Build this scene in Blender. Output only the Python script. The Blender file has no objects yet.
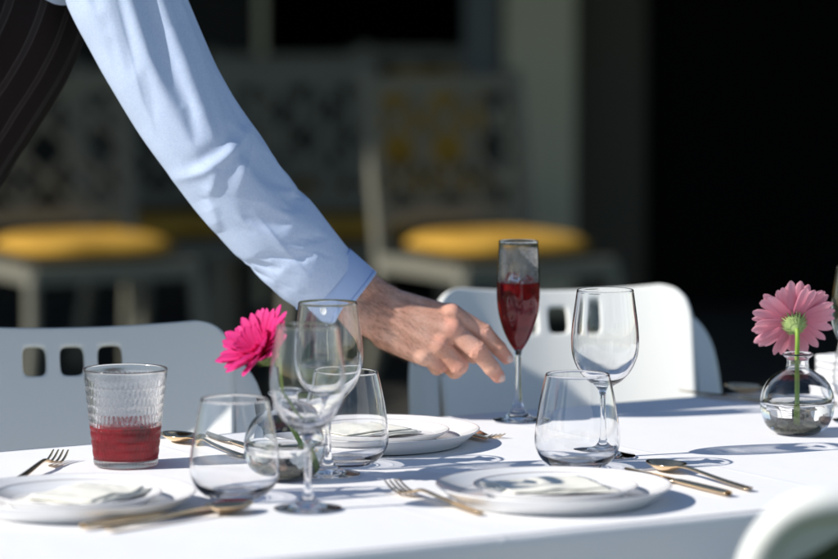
import bpy, math, random
import numpy as np
from mathutils import Vector, Matrix, noise

R = math.radians
SC = bpy.context.scene
COL = SC.collection
rng = random.Random(11)

# ------------------------------------------------------------------ camera
cam_d = bpy.data.cameras.new('camera')
cam = bpy.data.objects.new('camera', cam_d)
COL.objects.link(cam)
cam.location = (0, 0, 1.36)
cam.rotation_euler = (R(90 - 5.32), 0, 0)
cam_d.sensor_width = 36.0
cam_d.lens = 36.0 * 3600.0 / 838.0
cam_d.clip_start = 0.05
cam_d.clip_end = 2000
cam_d.dof.use_dof = True
cam_d.dof.focus_distance = 4.33
cam_d.dof.aperture_fstop = 3.3
SC.camera = cam

# ------------------------------------------------------------------ sky and sun
SUN_EL, SUN_AZ = 35.0, 19.0          # light travels towards +x, a little away from the camera
travel = Vector((math.cos(R(SUN_EL)) * math.cos(R(SUN_AZ)), math.cos(R(SUN_EL)) * math.sin(R(SUN_AZ)), -math.sin(R(SUN_EL))))
W = bpy.data.worlds.new('World')
SC.world = W
W.use_nodes = True
wn = W.node_tree.nodes
sky = wn.new('ShaderNodeTexSky')
sky.sky_type = 'NISHITA'
sky.sun_disc = False
sky.sun_elevation = R(SUN_EL)
sky.sun_rotation = math.atan2(-travel.x, -travel.y)
sky.air_density = 1.0
sky.dust_density = 0.25
sky.ozone_density = 2.0
bg = wn['Background']
W.node_tree.links.new(sky.outputs[0], bg.inputs[0])
bg.inputs[1].default_value = 0.095

sun_d = bpy.data.lights.new('sun', 'SUN')
sun = bpy.data.objects.new('sun', sun_d)
COL.objects.link(sun)
sun.location = (-6, -2, 8)
sun.rotation_mode = 'QUATERNION'
sun.rotation_quaternion = travel.to_track_quat('-Z', 'Y')
sun_d.energy = 5.0
sun_d.angle = R(0.7)
sun_d.color = (1.0, 0.955, 0.89)

SC.render.engine = 'CYCLES'
SC.view_settings.view_transform = 'Standard'
SC.view_settings.look = 'None'
SC.view_settings.exposure = 0.21
SC.view_settings.gamma = 1.0
SC.cycles.use_denoising = True
SC.cycles.denoiser = 'OPENIMAGEDENOISE'
SC.cycles.max_bounces = 16
SC.cycles.transmission_bounces = 14
SC.cycles.transparent_max_bounces = 16
SC.cycles.glossy_bounces = 5
SC.cycles.diffuse_bounces = 3
SC.cycles.sample_clamp_indirect = 20.0
SC.cycles.blur_glossy = 0.4
sun_d.cycles.is_caustics_light = True

# ------------------------------------------------------------------ helpers
def link(o, parent=None):
    COL.objects.link(o)
    if parent is not None:
        o.parent = parent
    return o

def tag(o, label=None, cat=None, group=None, kind=None):
    if label: o['label'] = label
    if cat: o['category'] = cat
    if group: o['group'] = group
    if kind: o['kind'] = kind
    return o

def empty(name, loc=(0, 0, 0), rz=0.0, **k):
    o = bpy.data.objects.new(name, None)
    o.empty_display_size = 0.05
    o.location = loc
    o.rotation_euler = (0, 0, rz)
    link(o)
    return tag(o, **k)

def mesh(name, V, F, mat=None, smooth=True):
    me = bpy.data.meshes.new(name)
    V = np.asarray(V, dtype=float)
    me.from_pydata(V.tolist() if len(V) else [], [], [tuple(int(i) for i in f) for f in F])
    if mat is not None:
        me.materials.append(mat)
    if smooth:
        me.polygons.foreach_set('use_smooth', [True] * len(me.polygons))
    me.update()
    return me

def obj(name, VF, mat=None, parent=None, smooth=True, loc=None, rot=None):
    me = VF if isinstance(VF, bpy.types.Mesh) else mesh(name, VF[0], VF[1], mat, smooth)
    o = bpy.data.objects.new(name, me)
    if loc is not None: o.location = loc
    if rot is not None: o.rotation_euler = rot
    return link(o, parent)

def copy_tree(o, parent=None):
    c = o.copy()
    COL.objects.link(c)
    c.parent = parent
    for ch in o.children:
        copy_tree(ch, c)
    return c

def join(parts):
    V, F, n = [], [], 0
    for v, f in parts:
        v = np.asarray(v, float)
        V.append(v)
        F += [tuple(i + n for i in q) for q in f]
        n += len(v)
    return np.vstack(V), F

def grid_faces(nu, nv, wrap_v=False, wrap_u=False):
    F = []
    for i in range(nu if wrap_u else nu - 1):
        for j in range(nv if wrap_v else nv - 1):
            a = i * nv + j
            b = i * nv + (j + 1) % nv
            c = ((i + 1) % nu) * nv + (j + 1) % nv
            d = ((i + 1) % nu) * nv + j
            F.append((a, d, c, b))
    return F

def catmull(P, n):
    P = np.asarray(P, float)
    Q = np.vstack([2 * P[0] - P[1], P, 2 * P[-1] - P[-2]])
    out = []
    for i in range(1, len(Q) - 2):
        p0, p1, p2, p3 = Q[i - 1:i + 3]
        for k in range(n):
            t = k / n
            out.append(0.5 * ((2 * p1) + (p2 - p0) * t + (2 * p0 - 5 * p1 + 4 * p2 - p3) * t * t + (3 * p1 - p0 - 3 * p2 + p3) * t ** 3))
    out.append(P[-1])
    return np.array(out)

def lathe(prof, n=64):
    """prof: (r, z) polyline. Points on the axis collapse to one vertex ring of tiny radius."""
    prof = np.asarray(prof, float)
    a = np.linspace(0, 2 * math.pi, n, endpoint=False)
    ca, sa = np.cos(a), np.sin(a)
    V = np.stack([np.outer(np.maximum(prof[:, 0], 1e-6), ca), np.outer(np.maximum(prof[:, 0], 1e-6), sa), np.repeat(prof[:, 1:2], n, 1)], -1).reshape(-1, 3)
    F = []
    m = len(prof)
    for i in range(m - 1):
        for j in range(n):
            k = (j + 1) % n
            F.append((i * n + j, i * n + k, (i + 1) * n + k, (i + 1) * n + j))
    return V, F

def lathe_parts(names, prof, cuts, mats, parent, n=72, closed=False):
    """One turned solid as several meshes that share their boundary rings and their normals."""
    prof = np.asarray(prof, float)
    d = np.gradient(prof, axis=0)
    nr = np.stack([d[:, 1], -d[:, 0]], 1)
    nr /= np.linalg.norm(nr, axis=1)[:, None] + 1e-12
    a = np.linspace(0, 2 * math.pi, n, endpoint=False)
    out = []
    for name, ranges, mat in zip(names, cuts, mats):
        V, F, N = [], [], []
        for (i0, i1) in ranges:
            p, q = prof[i0:i1 + 1], nr[i0:i1 + 1]
            v, f = lathe(p, n)
            base = sum(len(x) for x in V)
            V.append(v)
            F += [tuple(x + base for x in t) for t in f]
            N.append(np.stack([np.outer(q[:, 0], np.cos(a)), np.outer(q[:, 0], np.sin(a)), np.repeat(q[:, 1:2], n, 1)], -1).reshape(-1, 3))
        me = mesh(name, np.vstack(V), F, mat)
        me.normals_split_custom_set_from_vertices([tuple(x) for x in np.vstack(N)])
        out.append(obj(name, me, parent=parent))
    return out

def frame_along(P):
    P = np.asarray(P, float)
    T = np.gradient(P, axis=0)
    T /= np.linalg.norm(T, axis=1)[:, None] + 1e-12
    up = np.array([0, 0, 1.0]) if abs(T[0][2]) < 0.9 else np.array([1.0, 0, 0])
    n = np.cross(T[0], up); n /= np.linalg.norm(n)
    N = [n]
    for i in range(1, len(P)):
        n = N[-1] - T[i] * np.dot(N[-1], T[i])
        n /= np.linalg.norm(n) + 1e-12
        N.append(n)
    N = np.array(N)
    B = np.cross(T, N)
    return T, N, B

def tube(P, rad, n=12, cap=True):
    P = np.asarray(P, float)
    T, N, B = frame_along(P)
    rad = np.broadcast_to(np.asarray(rad, float), (len(P),))
    a = np.linspace(0, 2 * math.pi, n, endpoint=False)
    V = (P[:, None, :] + rad[:, None, None] * (np.cos(a)[None, :, None] * N[:, None, :] + np.sin(a)[None, :, None] * B[:, None, :])).reshape(-1, 3)
    F = grid_faces(len(P), n, wrap_v=True)
    if cap:
        F.append(tuple(range(n)))
        F.append(tuple((len(P) - 1) * n + j for j in reversed(range(n))))
    return V, F

def box(c, s, rz=0.0):
    c = np.asarray(c, float); h = np.asarray(s, float) / 2
    V = np.array([[x, y, z] for x in (-1, 1) for y in (-1, 1) for z in (-1, 1)], float) * h
    if rz:
        co, si = math.cos(rz), math.sin(rz)
        V = np.stack([V[:, 0] * co - V[:, 1] * si, V[:, 0] * si + V[:, 1] * co, V[:, 2]], 1)
    F = [(0, 1, 3, 2), (4, 6, 7, 5), (0, 4, 5, 1), (2, 3, 7, 6), (0, 2, 6, 4), (1, 5, 7, 3)]
    return V + c, F

def bar(p, q, w, h, up=(0, 0, 1)):
    p, q = np.asarray(p, float), np.asarray(q, float)
    t = q - p; L = np.linalg.norm(t); t /= L
    u = np.asarray(up, float)
    if abs(np.dot(u, t)) > 0.95: u = np.array([0, 1.0, 0])
    s = np.cross(t, u); s /= np.linalg.norm(s)
    u = np.cross(s, t)
    V = []
    for e in (p, q):
        for a, b in ((-1, -1), (1, -1), (1, 1), (-1, 1)):
            V.append(e + s * a * w / 2 + u * b * h / 2)
    return np.array(V), [(3, 2, 1, 0), (4, 5, 6, 7), (0, 1, 5, 4), (1, 2, 6, 5), (2, 3, 7, 6), (3, 0, 4, 7)]

def bevel(o, w, seg=2):
    m = o.modifiers.new('bevel', 'BEVEL')
    m.width = w; m.segments = seg; m.limit_method = 'ANGLE'; m.angle_limit = R(35)
    return o

def subsurf(o, lv=1):
    m = o.modifiers.new('subsurf', 'SUBSURF')
    m.levels = lv; m.render_levels = lv
    return o

# ------------------------------------------------------------------ materials
def mat(name, color=(0.8, 0.8, 0.8), rough=0.5, metal=0.0, spec=0.5, **k):
    m = bpy.data.materials.new(name)
    m.use_nodes = True
    b = m.node_tree.nodes['Principled BSDF']
    b.inputs['Base Color'].default_value = (*color, 1)
    b.inputs['Roughness'].default_value = rough
    b.inputs['Metallic'].default_value = metal
    b.inputs['Specular IOR Level'].default_value = spec
    for key, v in k.items():
        b.inputs[key].default_value = v
    return m

def nodes(m):
    return m.node_tree.nodes, m.node_tree.links, m.node_tree.nodes['Principled BSDF']

def add_noise_color(m, c1, c2, scale, detail=4, coords='Object', lo=0.35, hi=0.65, stretch=None):
    N, L, b = nodes(m)
    tc = N.new('ShaderNodeTexCoord')
    nz = N.new('ShaderNodeTexNoise')
    nz.inputs['Scale'].default_value = scale
    nz.inputs['Detail'].default_value = detail
    src = tc.outputs[coords]
    if stretch:
        mp = N.new('ShaderNodeMapping')
        mp.inputs['Scale'].default_value = stretch
        L.new(src, mp.inputs[0]); src = mp.outputs[0]
    L.new(src, nz.inputs['Vector'])
    cr = N.new('ShaderNodeValToRGB')
    cr.color_ramp.elements[0].position = lo
    cr.color_ramp.elements[0].color = (*c1, 1)
    cr.color_ramp.elements[1].position = hi
    cr.color_ramp.elements[1].color = (*c2, 1)
    L.new(nz.outputs[0], cr.inputs[0])
    L.new(cr.outputs[0], b.inputs['Base Color'])
    return cr

def add_bump(m, scale, strength, dist=0.001, detail=3, coords='Object', kind='noise', stretch=None):
    N, L, b = nodes(m)
    tc = N.new('ShaderNodeTexCoord')
    src = tc.outputs[coords]
    if stretch:
        mp = N.new('ShaderNodeMapping')
        mp.inputs['Scale'].default_value = stretch
        L.new(src, mp.inputs[0]); src = mp.outputs[0]
    if kind == 'noise':
        t = N.new('ShaderNodeTexNoise'); t.inputs['Detail'].default_value = detail
    else:
        t = N.new('ShaderNodeTexVoronoi')
    t.inputs['Scale'].default_value = scale
    L.new(src, t.inputs['Vector'])
    bp = N.new('ShaderNodeBump')
    bp.inputs['Strength'].default_value = strength
    bp.inputs['Distance'].default_value = dist
    L.new(t.outputs[0], bp.inputs['Height'])
    if b.inputs['Normal'].is_linked:
        L.new(b.inputs['Normal'].links[0].from_socket, bp.inputs['Normal'])
    L.new(bp.outputs[0], b.inputs['Normal'])
    return bp

def glass_mat(name, color=(1, 1, 1), rough=0.0, ior=1.48):
    m = bpy.data.materials.new(name)
    m.use_nodes = True
    N, L = m.node_tree.nodes, m.node_tree.links
    N.remove(N['Principled BSDF'])
    g = N.new('ShaderNodeBsdfGlass')
    g.inputs['Color'].default_value = (*color, 1)
    g.inputs['Roughness'].default_value = rough
    g.inputs['IOR'].default_value = ior
    L.new(g.outputs[0], N['Material Output'].inputs[0])
    return m

M = {}
M['cloth'] = mat('white_linen', (0.80, 0.80, 0.815), 0.9, spec=0.1)
add_bump(M['cloth'], 900, 0.3, 0.0004, 2)
add_bump(M['cloth'], 7, 0.30, 0.006, 3)
add_bump(M['cloth'], 26, 0.12, 0.002, 3)
def pressed_lines(m):
    N, L, b_ = nodes(m)
    tc = N.new('ShaderNodeTexCoord'); sp = N.new('ShaderNodeSeparateXYZ'); L.new(tc.outputs['Object'], sp.inputs[0])
    prev = None
    for ax, c in (('Y', .14), ('Y', -.15), ('X', -.42), ('X', .06), ('X', .54)):
        d = N.new('ShaderNodeMath'); d.operation = 'SUBTRACT'; d.inputs[1].default_value = c; L.new(sp.outputs[ax], d.inputs[0])
        a = N.new('ShaderNodeMath'); a.operation = 'ABSOLUTE'; L.new(d.outputs[0], a.inputs[0])
        r = N.new('ShaderNodeMapRange'); r.interpolation_type = 'SMOOTHSTEP'
        r.inputs[1].default_value = 0; r.inputs[2].default_value = .006; r.inputs[3].default_value = 1; r.inputs[4].default_value = 0
        L.new(a.outputs[0], r.inputs[0])
        if prev is None: prev = r.outputs[0]
        else:
            mx = N.new('ShaderNodeMath'); mx.operation = 'MAXIMUM'; L.new(prev, mx.inputs[0]); L.new(r.outputs[0], mx.inputs[1]); prev = mx.outputs[0]
    bp = N.new('ShaderNodeBump'); bp.inputs['Strength'].default_value = .5; bp.inputs['Distance'].default_value = .0007
    L.new(prev, bp.inputs['Height']); L.new(b_.inputs['Normal'].links[0].from_socket, bp.inputs['Normal']); L.new(bp.outputs[0], b_.inputs['Normal'])
pressed_lines(M['cloth'])
M['plate'] = mat('white_porcelain', (0.80, 0.80, 0.80), 0.12, spec=0.5)
M['rim'] = mat('rim_line', (0.40, 0.34, 0.36), 0.3)
M['napkin'] = mat('cream_napkin', (0.80, 0.78, 0.70), 0.9, spec=0.1)
add_bump(M['napkin'], 700, 0.3, 0.0004, 2)
M['glass'] = glass_mat('clear_glass', ior=1.5)
M['water'] = glass_mat('clear_water', ior=1.33)
M['gold'] = mat('champagne_steel', (0.80, 0.60, 0.37), 0.16, 1.0)
add_bump(M['gold'], 500, 0.08, 0.0003, 2)
M['plastic'] = mat('white_plastic', (0.78, 0.79, 0.76), 0.38, spec=0.4)
add_bump(M['plastic'], 260, 0.10, 0.0004, 3)
M['greenpad'] = mat('green_back_pad', (0.040, 0.055, 0.022), 0.85, spec=0.2)
add_noise_color(M['greenpad'], (0.034, 0.047, 0.018), (0.05, 0.066, 0.028), 14)
M['grass'] = mat('grass', (0.05, 0.075, 0.02), 0.9, spec=0.2)
add_noise_color(M['grass'], (0.028, 0.042, 0.012), (0.07, 0.09, 0.03), 3.0, 8, lo=0.3, hi=0.7)
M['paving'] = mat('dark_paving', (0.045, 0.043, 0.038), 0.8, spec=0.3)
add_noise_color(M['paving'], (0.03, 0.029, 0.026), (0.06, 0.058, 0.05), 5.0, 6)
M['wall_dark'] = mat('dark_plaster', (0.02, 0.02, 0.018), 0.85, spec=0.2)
M['wall_black'] = mat('near_black', (0.006, 0.006, 0.006), 0.95, spec=0.0)  # even near-black colour for the right-hand wall
M['column'] = mat('grey_green_paint', (0.55, 0.51, 0.36), 0.7, spec=0.3)
M['bluegrey'] = mat('blue_grey_paint', (0.16, 0.18, 0.18), 0.7, spec=0.3)
M['roof'] = mat('shade_roof_boards', (0.05, 0.045, 0.04), 0.8, spec=0.2)
M['chairpaint'] = mat('darkened_white_paint', (0.17, 0.165, 0.13), 0.55, spec=0.3)  # white paint darkened to one even grey-beige
M['cushion'] = mat('yellow_canvas', (0.72, 0.42, 0.035), 0.9, spec=0.1)
add_noise_color(M['cushion'], (0.38, 0.215, 0.035), (0.50, 0.29, 0.05), 9)
M['stone'] = mat('pale_terrace_stone', (0.34, 0.33, 0.30), 0.8, spec=0.3)
add_noise_color(M['stone'], (0.28, 0.275, 0.25), (0.40, 0.385, 0.35), 2.5, 7)
M['brown'] = mat('brown_paint', (0.075, 0.065, 0.045), 0.7, spec=0.3)
M['wood'] = mat('table_wood', (0.2, 0.12, 0.06), 0.6)

# ------------------------------------------------------------------ setting
obj('ground', (np.array([[-400, -400, 0], [400, -400, 0], [400, 400, 0], [-400, 400, 0]], float), [(0, 1, 2, 3)]), M['grass'], smooth=False)['kind'] = 'structure'
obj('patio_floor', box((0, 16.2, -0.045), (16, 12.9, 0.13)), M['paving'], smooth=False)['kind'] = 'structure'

b = empty('pavilion', (0, 13.3, 0.02), label='dark shaded pavilion building with an open doorway behind the tables', cat='building')
def bpart(name, c, s, m):
    c = (c[0] - 0, c[1] - 13.3, c[2] - 0.02)
    o = obj(name, box(c, s), M[m], b, smooth=False)
    return o
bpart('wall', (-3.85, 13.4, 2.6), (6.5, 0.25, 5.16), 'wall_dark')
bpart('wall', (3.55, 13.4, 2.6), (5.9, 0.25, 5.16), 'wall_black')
bpart('door_frame', (0.235, 13.38, 1.9), (0.13, 0.25, 3.76), 'bluegrey')
bpart('pillar', (0.44, 13.2, 2.6), (0.25, 0.3, 5.16), 'column')
bpart('door_frame', (-0.64, 13.38, 1.9), (0.14, 0.2, 3.76), 'column')
bpart('brown_panel', (0.70, 13.22, 1.9), (0.26, 0.06, 3.76), 'brown')  # plain brown panel right of the pillar
bpart('lintel', (-0.2, 13.4, 4.5), (0.745, 0.25, 1.36), 'wall_dark')
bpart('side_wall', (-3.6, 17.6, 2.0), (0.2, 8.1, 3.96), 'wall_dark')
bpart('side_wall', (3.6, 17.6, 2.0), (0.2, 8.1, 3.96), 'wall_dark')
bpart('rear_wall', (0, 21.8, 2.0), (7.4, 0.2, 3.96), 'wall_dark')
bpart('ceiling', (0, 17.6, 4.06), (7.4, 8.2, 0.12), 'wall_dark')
ROOF_Y = 9.55
bpart('added_shade_roof', (0, (ROOF_Y + 13.27) / 2, 2.78), (15, 13.27 - ROOF_Y, 0.16), 'roof')  # unseen roof, added to shade the background; front edge lets sun reach the seats
for x in (-6.8, 6.8):
    bpart('post', (x, ROOF_Y + 0.2, 1.36), (0.14, 0.14, 2.68), 'column')

# ------------------------------------------------------------------ garden chairs with yellow cushions
def garden_chair(loc, rz, label):
    t = empty('garden_chair', loc, rz, label=label, cat='chair', group='pale painted garden chairs under the pavilion')
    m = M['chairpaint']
    w, d, sh, bh = 0.50, 0.46, 0.42, 0.97
    obj('seat_frame', join([bar((-w / 2, -d / 2, sh), (w / 2, -d / 2, sh), .03, .05), bar((-w / 2, d / 2, sh), (w / 2, d / 2, sh), .03, .05), bar((-w / 2, -d / 2, sh), (-w / 2, d / 2, sh), .03, .045), bar((w / 2, -d / 2, sh), (w / 2, d / 2, sh), .03, .045)]), m, t, False)
    for k in range(5):
        y = -d / 2 + .07 + k * .08
        obj('seat_slat', bar((-w / 2 + .015, y, sh + .012), (w / 2 - .015, y, sh + .012), .05, .014), m, t, False)
    for sx in (-1, 1):
        obj('leg', tube(catmull([(sx * w / 2, -d / 2, sh), (sx * (w / 2 + .01), -d / 2 - .02, .25), (sx * (w / 2 + .05), -d / 2 - .06, 0.02)], 6), .021, 8), m, t)
        obj('leg', tube(catmull([(sx * w / 2, d / 2, sh), (sx * w / 2, d / 2 + .02, .25), (sx * (w / 2 + .02), d / 2 + .07, 0.02)], 6), .021, 8), m, t)
        obj('back_post', bar((sx * w / 2, d / 2, sh), (sx * w / 2, d / 2 + .09, bh), .035, .035), m, t, False)
    yb = lambda z: d / 2 + .09 * (z - sh) / (bh - sh)
    for z in (.55, .93):
        obj('back_rail', bar((-w / 2, yb(z), z), (w / 2, yb(z), z), .03, .05), m, t, False)
    xs = np.linspace(-w / 2, w / 2, 4)
    for k in range(3):
        for z0, z1 in ((.57, .74), (.74, .91)):
            for a_, b_ in ((z0, z1), (z1, z0)):
                obj('lattice_bar', bar((xs[k], yb(a_), a_), (xs[k + 1], yb(b_), b_), .014, .02), m, t, False)
    for k in (1, 2):
        obj('lattice_bar', bar((xs[k], yb(.57), .57), (xs[k], yb(.91), .91), .014, .02), m, t, False)
    return t

def cushion_shape(w, d, h, p=4.0):
    n, mm = 40, 14
    V, F = [], []
    for i in range(mm + 1):
        f = -math.pi / 2 + math.pi * i / mm
        for j in range(n):
            a = 2 * math.pi * j / n
            ca, sa = math.cos(a), math.sin(a)
            rr = (abs(ca) ** p + abs(sa) ** p) ** (-1 / p)
            cf = max(math.cos(f), 1e-4) ** 0.45
            V.append((w / 2 * rr * ca * cf, d / 2 * rr * sa * cf, h / 2 + h / 2 * math.sin(f) * (1 if f > 0 else .8)))
    return np.array(V), grid_faces(mm + 1, n, wrap_v=True)

def cushion(loc, rz, label):
    t = empty('seat_cushion', loc, rz, label=label, cat='cushion', group='yellow seat cushions on the garden chairs')
    obj('pad', cushion_shape(.46, .43, .075), M['cushion'], t)
    V, F = cushion_shape(.46, .43, .075)
    ring = V[7 * 40:8 * 40]
    ring = np.vstack([ring * 1.002, ring[:1] * 1.002])
    obj('piping', tube(ring, .005, 6, cap=False), M['cushion'], t)
    return t

def chair_set(x, y, rz, where, cush=True):
    garden_chair((x, y, 0.02), rz, 'pale garden chair with lattice back, ' + where)
    if cush:
        cushion((x, y, 0.02 + .4415), rz, 'plump yellow cushion on the garden chair ' + where)

chair_set(-0.965, 10.30, R(28), 'leftmost under the pavilion')
chair_set(-0.255, 10.95, R(24), 'just behind the blue shirt cuff')
chair_set(-0.70, 11.05, R(26), 'half hidden behind the upper arm')
chair_set(0.225, 10.35, R(30), 'above the hand, in front of the grey pillar')
chair_set(-0.43, 12.35, R(8), 'in the shade near the left door frame')
chair_set(0.02, 13.05, R(-5), 'in the deep shade in front of the doorway')
for x, y, rz, w in ((0.02, 13.05, R(-5), 'in front of the doorway'),):
    c = cushion((x - .12 * math.sin(rz), y + .125 * math.cos(rz), 0.02 + .527), rz, 'upright yellow back cushion on the shaded chair ' + w)
    c.rotation_euler = (R(78), 0, rz)
    c.scale = (.9, .8, .8)
    c.location.z = 0.02 + .535 + .172 * math.sin(R(78))

# ------------------------------------------------------------------ the table
TA = R(31.0)
E1 = np.array([math.cos(TA), math.sin(TA), 0]); E2 = np.array([-math.sin(TA), math.cos(TA), 0])
TF = np.array([0.15, 3.727, 0.0])                 # a point on the near edge of the table
TL0, TL1, TW, TZ = -0.66, 1.35, 0.84, 0.75
def T(a, c, z=TZ):
    return tuple(TF + E1 * a + E2 * c + np.array([0, 0, z]))
tbl = empty('dining_table', T((TL0 + TL1) / 2, TW / 2, 0.0), TA, label='long dining table standing under the white tablecloth', cat='table')
L = TL1 - TL0
obj('tabletop', box((0, 0, .73), (L - .012, TW - .012, .028)), M['wood'], tbl, False)
for sx in (-1, 1):
    for sy in (-1, 1):
        obj('leg', bar((sx * (L / 2 - .08), sy * (TW / 2 - .08), .001), (sx * (L / 2 - .08), sy * (TW / 2 - .08), .715), .06, .06), M['wood'], tbl, False)

def tablecloth():
    nx, ny = 150, 70
    xs = np.linspace(-L / 2, L / 2, nx); ys = np.linspace(-TW / 2, TW / 2, ny)
    V = []
    for x in xs:
        for y in ys:
            z = .0006 * noise.noise((x * 5, y * 5, 1.3)) + .0003 * noise.noise((x * 17, y * 17, 7))
            V.append((x, y, .7485 + max(-.0008, min(.0008, z))))
    F = [(a, b_, c, d) for (a, d, c, b_) in [(f[0], f[3], f[2], f[1]) for f in grid_faces(nx, ny)]]
    F = [tuple(reversed(f)) for f in F]
    ring = [(i, 0) for i in range(nx)] + [(nx - 1, j) for j in range(1, ny)] + [(i, ny - 1) for i in range(nx - 2, -1, -1)] + [(0, j) for j in range(ny - 2, 0, -1)]
    prev = [i * ny + j for i, j in ring]
    drop = [(.0025, .0006), (.005, .003), (.0065, .007), (.007, .014)] + [(.007, .014 + k * .02) for k in range(1, 16)]
    s = 0.0; per = []
    last = None
    for k in prev:
        p = np.array(V[k][:2])
        if last is not None: s += np.linalg.norm(p - last)
        per.append(s); last = p
    for o_, dz in drop:
        cur = []
        amp = max(0, dz - .012) * .11
        for idx, (i, j) in enumerate(ring):
            x, y, z = V[prev[idx]] if False else (xs[i], ys[j], V[i * ny + j][2])
            nx_ = (-1 if i == 0 else 1 if i == nx - 1 else 0); ny_ = (-1 if j == 0 else 1 if j == ny - 1 else 0)
            l = math.hypot(nx_, ny_)
            q = per[idx]
            wv = amp * (.55 * math.sin(q * 17 + 1.1 * math.sin(q * 4.1)) + .45 * math.sin(q * 41 + 2 * math.sin(q * 6.0)) + .25)
            if wv > 0: wv *= 1.2
            off = o_ + max(wv, -.004)
            V.append((x + nx_ / l * off, y + ny_ / l * off, z - dz))
            cur.append(len(V) - 1)
        n = len(ring)
        for k in range(n):
            F.append((prev[k], cur[k], cur[(k + 1) % n], prev[(k + 1) % n]))
        prev = cur
    return np.array(V), F
cl = obj('tablecloth', tablecloth(), M['cloth'], None, True, T((TL0 + TL1) / 2, TW / 2, 0.0015), (0, 0, TA))
tag(cl, 'white linen cloth draped over the long dining table', 'tablecloth')
TOP = 0.7512

def pos(x, y, z=TOP):
    return (x, y, z)

# ------------------------------------------------------------------ plates
plate_prof = [(0, .0035), (.07, .0035), (.098, .0030), (.102, .0), (.107, .0), (.110, .0030), (.119, .0100), (.1285, .0180), (.1300, .0192), (.1288, .0203), (.118, .0142), (.107, .0090), (.098, .0068), (.05, .0062), (0, .0062)]
def plate(loc, scale, name, label, rz=0.0, cat='plate', group=None, flat=.92):
    t = empty(name, loc, rz, label=label, cat=cat, group=group)
    pr = np.array(plate_prof) * np.array([scale, flat])
    o = obj('dish', lathe(np.vstack([pr[:1], catmull(pr, 4)[1:]]), 96), M['plate'], t)
    r0, z0 = .1300 * scale, .0196 * flat
    a = np.linspace(0, 2 * math.pi, 97)
    ring = np.stack([np.cos(a) * (r0 - .0008), np.sin(a) * (r0 - .0008), np.full_like(a, z0 + .0004)], 1)
    obj('rim_line', tube(ring, .0006, 6, cap=False), M['rim'], t)
    return t
PL = dict(right=(0.1480, 3.9200), far=(-0.0555, 4.375), left=(-0.3718, 3.8649))
words = dict(right='at the near right setting', far='at the far side, below the wrist', left='beside the red tumbler')
for k, (x, y) in PL.items():
    plate(pos(x, y), 1.0, 'dinner_plate', 'wide white dinner plate with thin dark rim ' + words[k], group='white dinner plates')
    plate(pos(x + .002, y + .003, TOP + .0064 * .92 + .0004), .70, 'salad_plate', 'small white salad plate stacked on the dinner plate ' + words[k], group='white salad plates', flat=.55)

def napkin(loc, rz, w, d, h, label, seed):
    n, mm, layers = 40, 26, 3
    parts = []
    for l in range(layers):
        V = []
        ww, dd = w * (1 - .07 * l), d * (1 - .10 * l)
        for i in range(n):
            for j in range(mm):
                u, v = i / (n - 1) - .5, j / (mm - 1) - .5
                x = u * ww + .006 * noise.noise((v * 3, l * 7.1, seed)); y = v * dd + .008 * noise.noise((u * 3, seed, l * 5.3))
                z = h * l / layers + .0022 * noise.noise((u * 2.2 + seed, v * 2.2, l * .4)) + .0007 * noise.noise((u * 7, v * 7, seed + l)) + .0022
                z += .0015 * math.exp(-((u - .2 * v) / .16) ** 2) * (l + 1) / layers
                V.append((x, y, max(z, .0006 + h * l / layers * .6)))
        F = grid_faces(n, mm)
        parts.append((np.array(V), F))
    o = obj('napkin', join(parts), M['napkin'], None, True, loc, (0, 0, rz))
    md = o.modifiers.new('solid', 'SOLIDIFY'); md.thickness = .0012; md.offset = 1
    tag(o, label, 'napkin', 'cream napkins on the stacked plates')
    return o
zn = TOP + .0064 * .92 + .0004 + .0062 * .55 + .0008
napkin(pos(.142, 3.926, zn), R(20), .128, .098, .005, 'cream folded napkin lying on the plates of the near right setting', 1.0)
napkin(pos(-.072, 4.377, zn), R(40), .12, .095, .006, 'cream folded napkin on the far plates, seen through a stemless glass', 2.0)
napkin(pos(-.360, 3.868, zn), R(65), .13, .095, .006, 'cream folded napkin on the plates at the left end', 3.0)

# ------------------------------------------------------------------ glassware
def wine_glass(loc, label, h=.200, rz=0.0):
    t = empty('wine_glass', loc, rz, label=label, cat='wine glass', group='empty stemmed wine glasses')
    outer = catmull([(0, .0006), (.020, .0002), (.0355, .0002)], 3).tolist()
    rim_f = catmull([(.0355, .0002), (.0373, .0008), (.0366, .0019)], 4)[1:].tolist()
    foot_top = catmull([(.0366, .0019), (.024, .0042), (.012, .0085), (.0062, .015)], 6)[1:].tolist()
    stem = catmull([(.0062, .015), (.0042, .026), (.0036, .045), (.0038, .066), (.0055, .078), (.0105, .0845)], 7)[1:].tolist()
    bowl_o = catmull([(.0105, .0845), (.0210, .0915), (.0315, .1035), (.0385, .120), (.0405, .137), (.0395, .156), (.0368, .178), (.0338, h - .0006)], 8)[1:].tolist()
    lip = [(.03340, h), (.0330, h - .0005)]
    bowl_i = catmull([(.0330, h - .0005), (.0358, .178), (.0385, .156), (.0395, .137), (.0374, .1208), (.0302, .1052), (.0200, .0942), (.0090, .0892), (0, .0880)], 8)[1:].tolist()
    prof = outer + rim_f + foot_top + stem + bowl_o + lip + bowl_i
    a = len(outer) + len(rim_f) + len(foot_top) - 1
    b_ = a + len(stem)
    lathe_parts(['foot', 'stem', 'bowl'], prof, [[(0, a)], [(a, b_)], [(b_, len(prof) - 1)]], [M['glass']] * 3, t)
    return t

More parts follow.
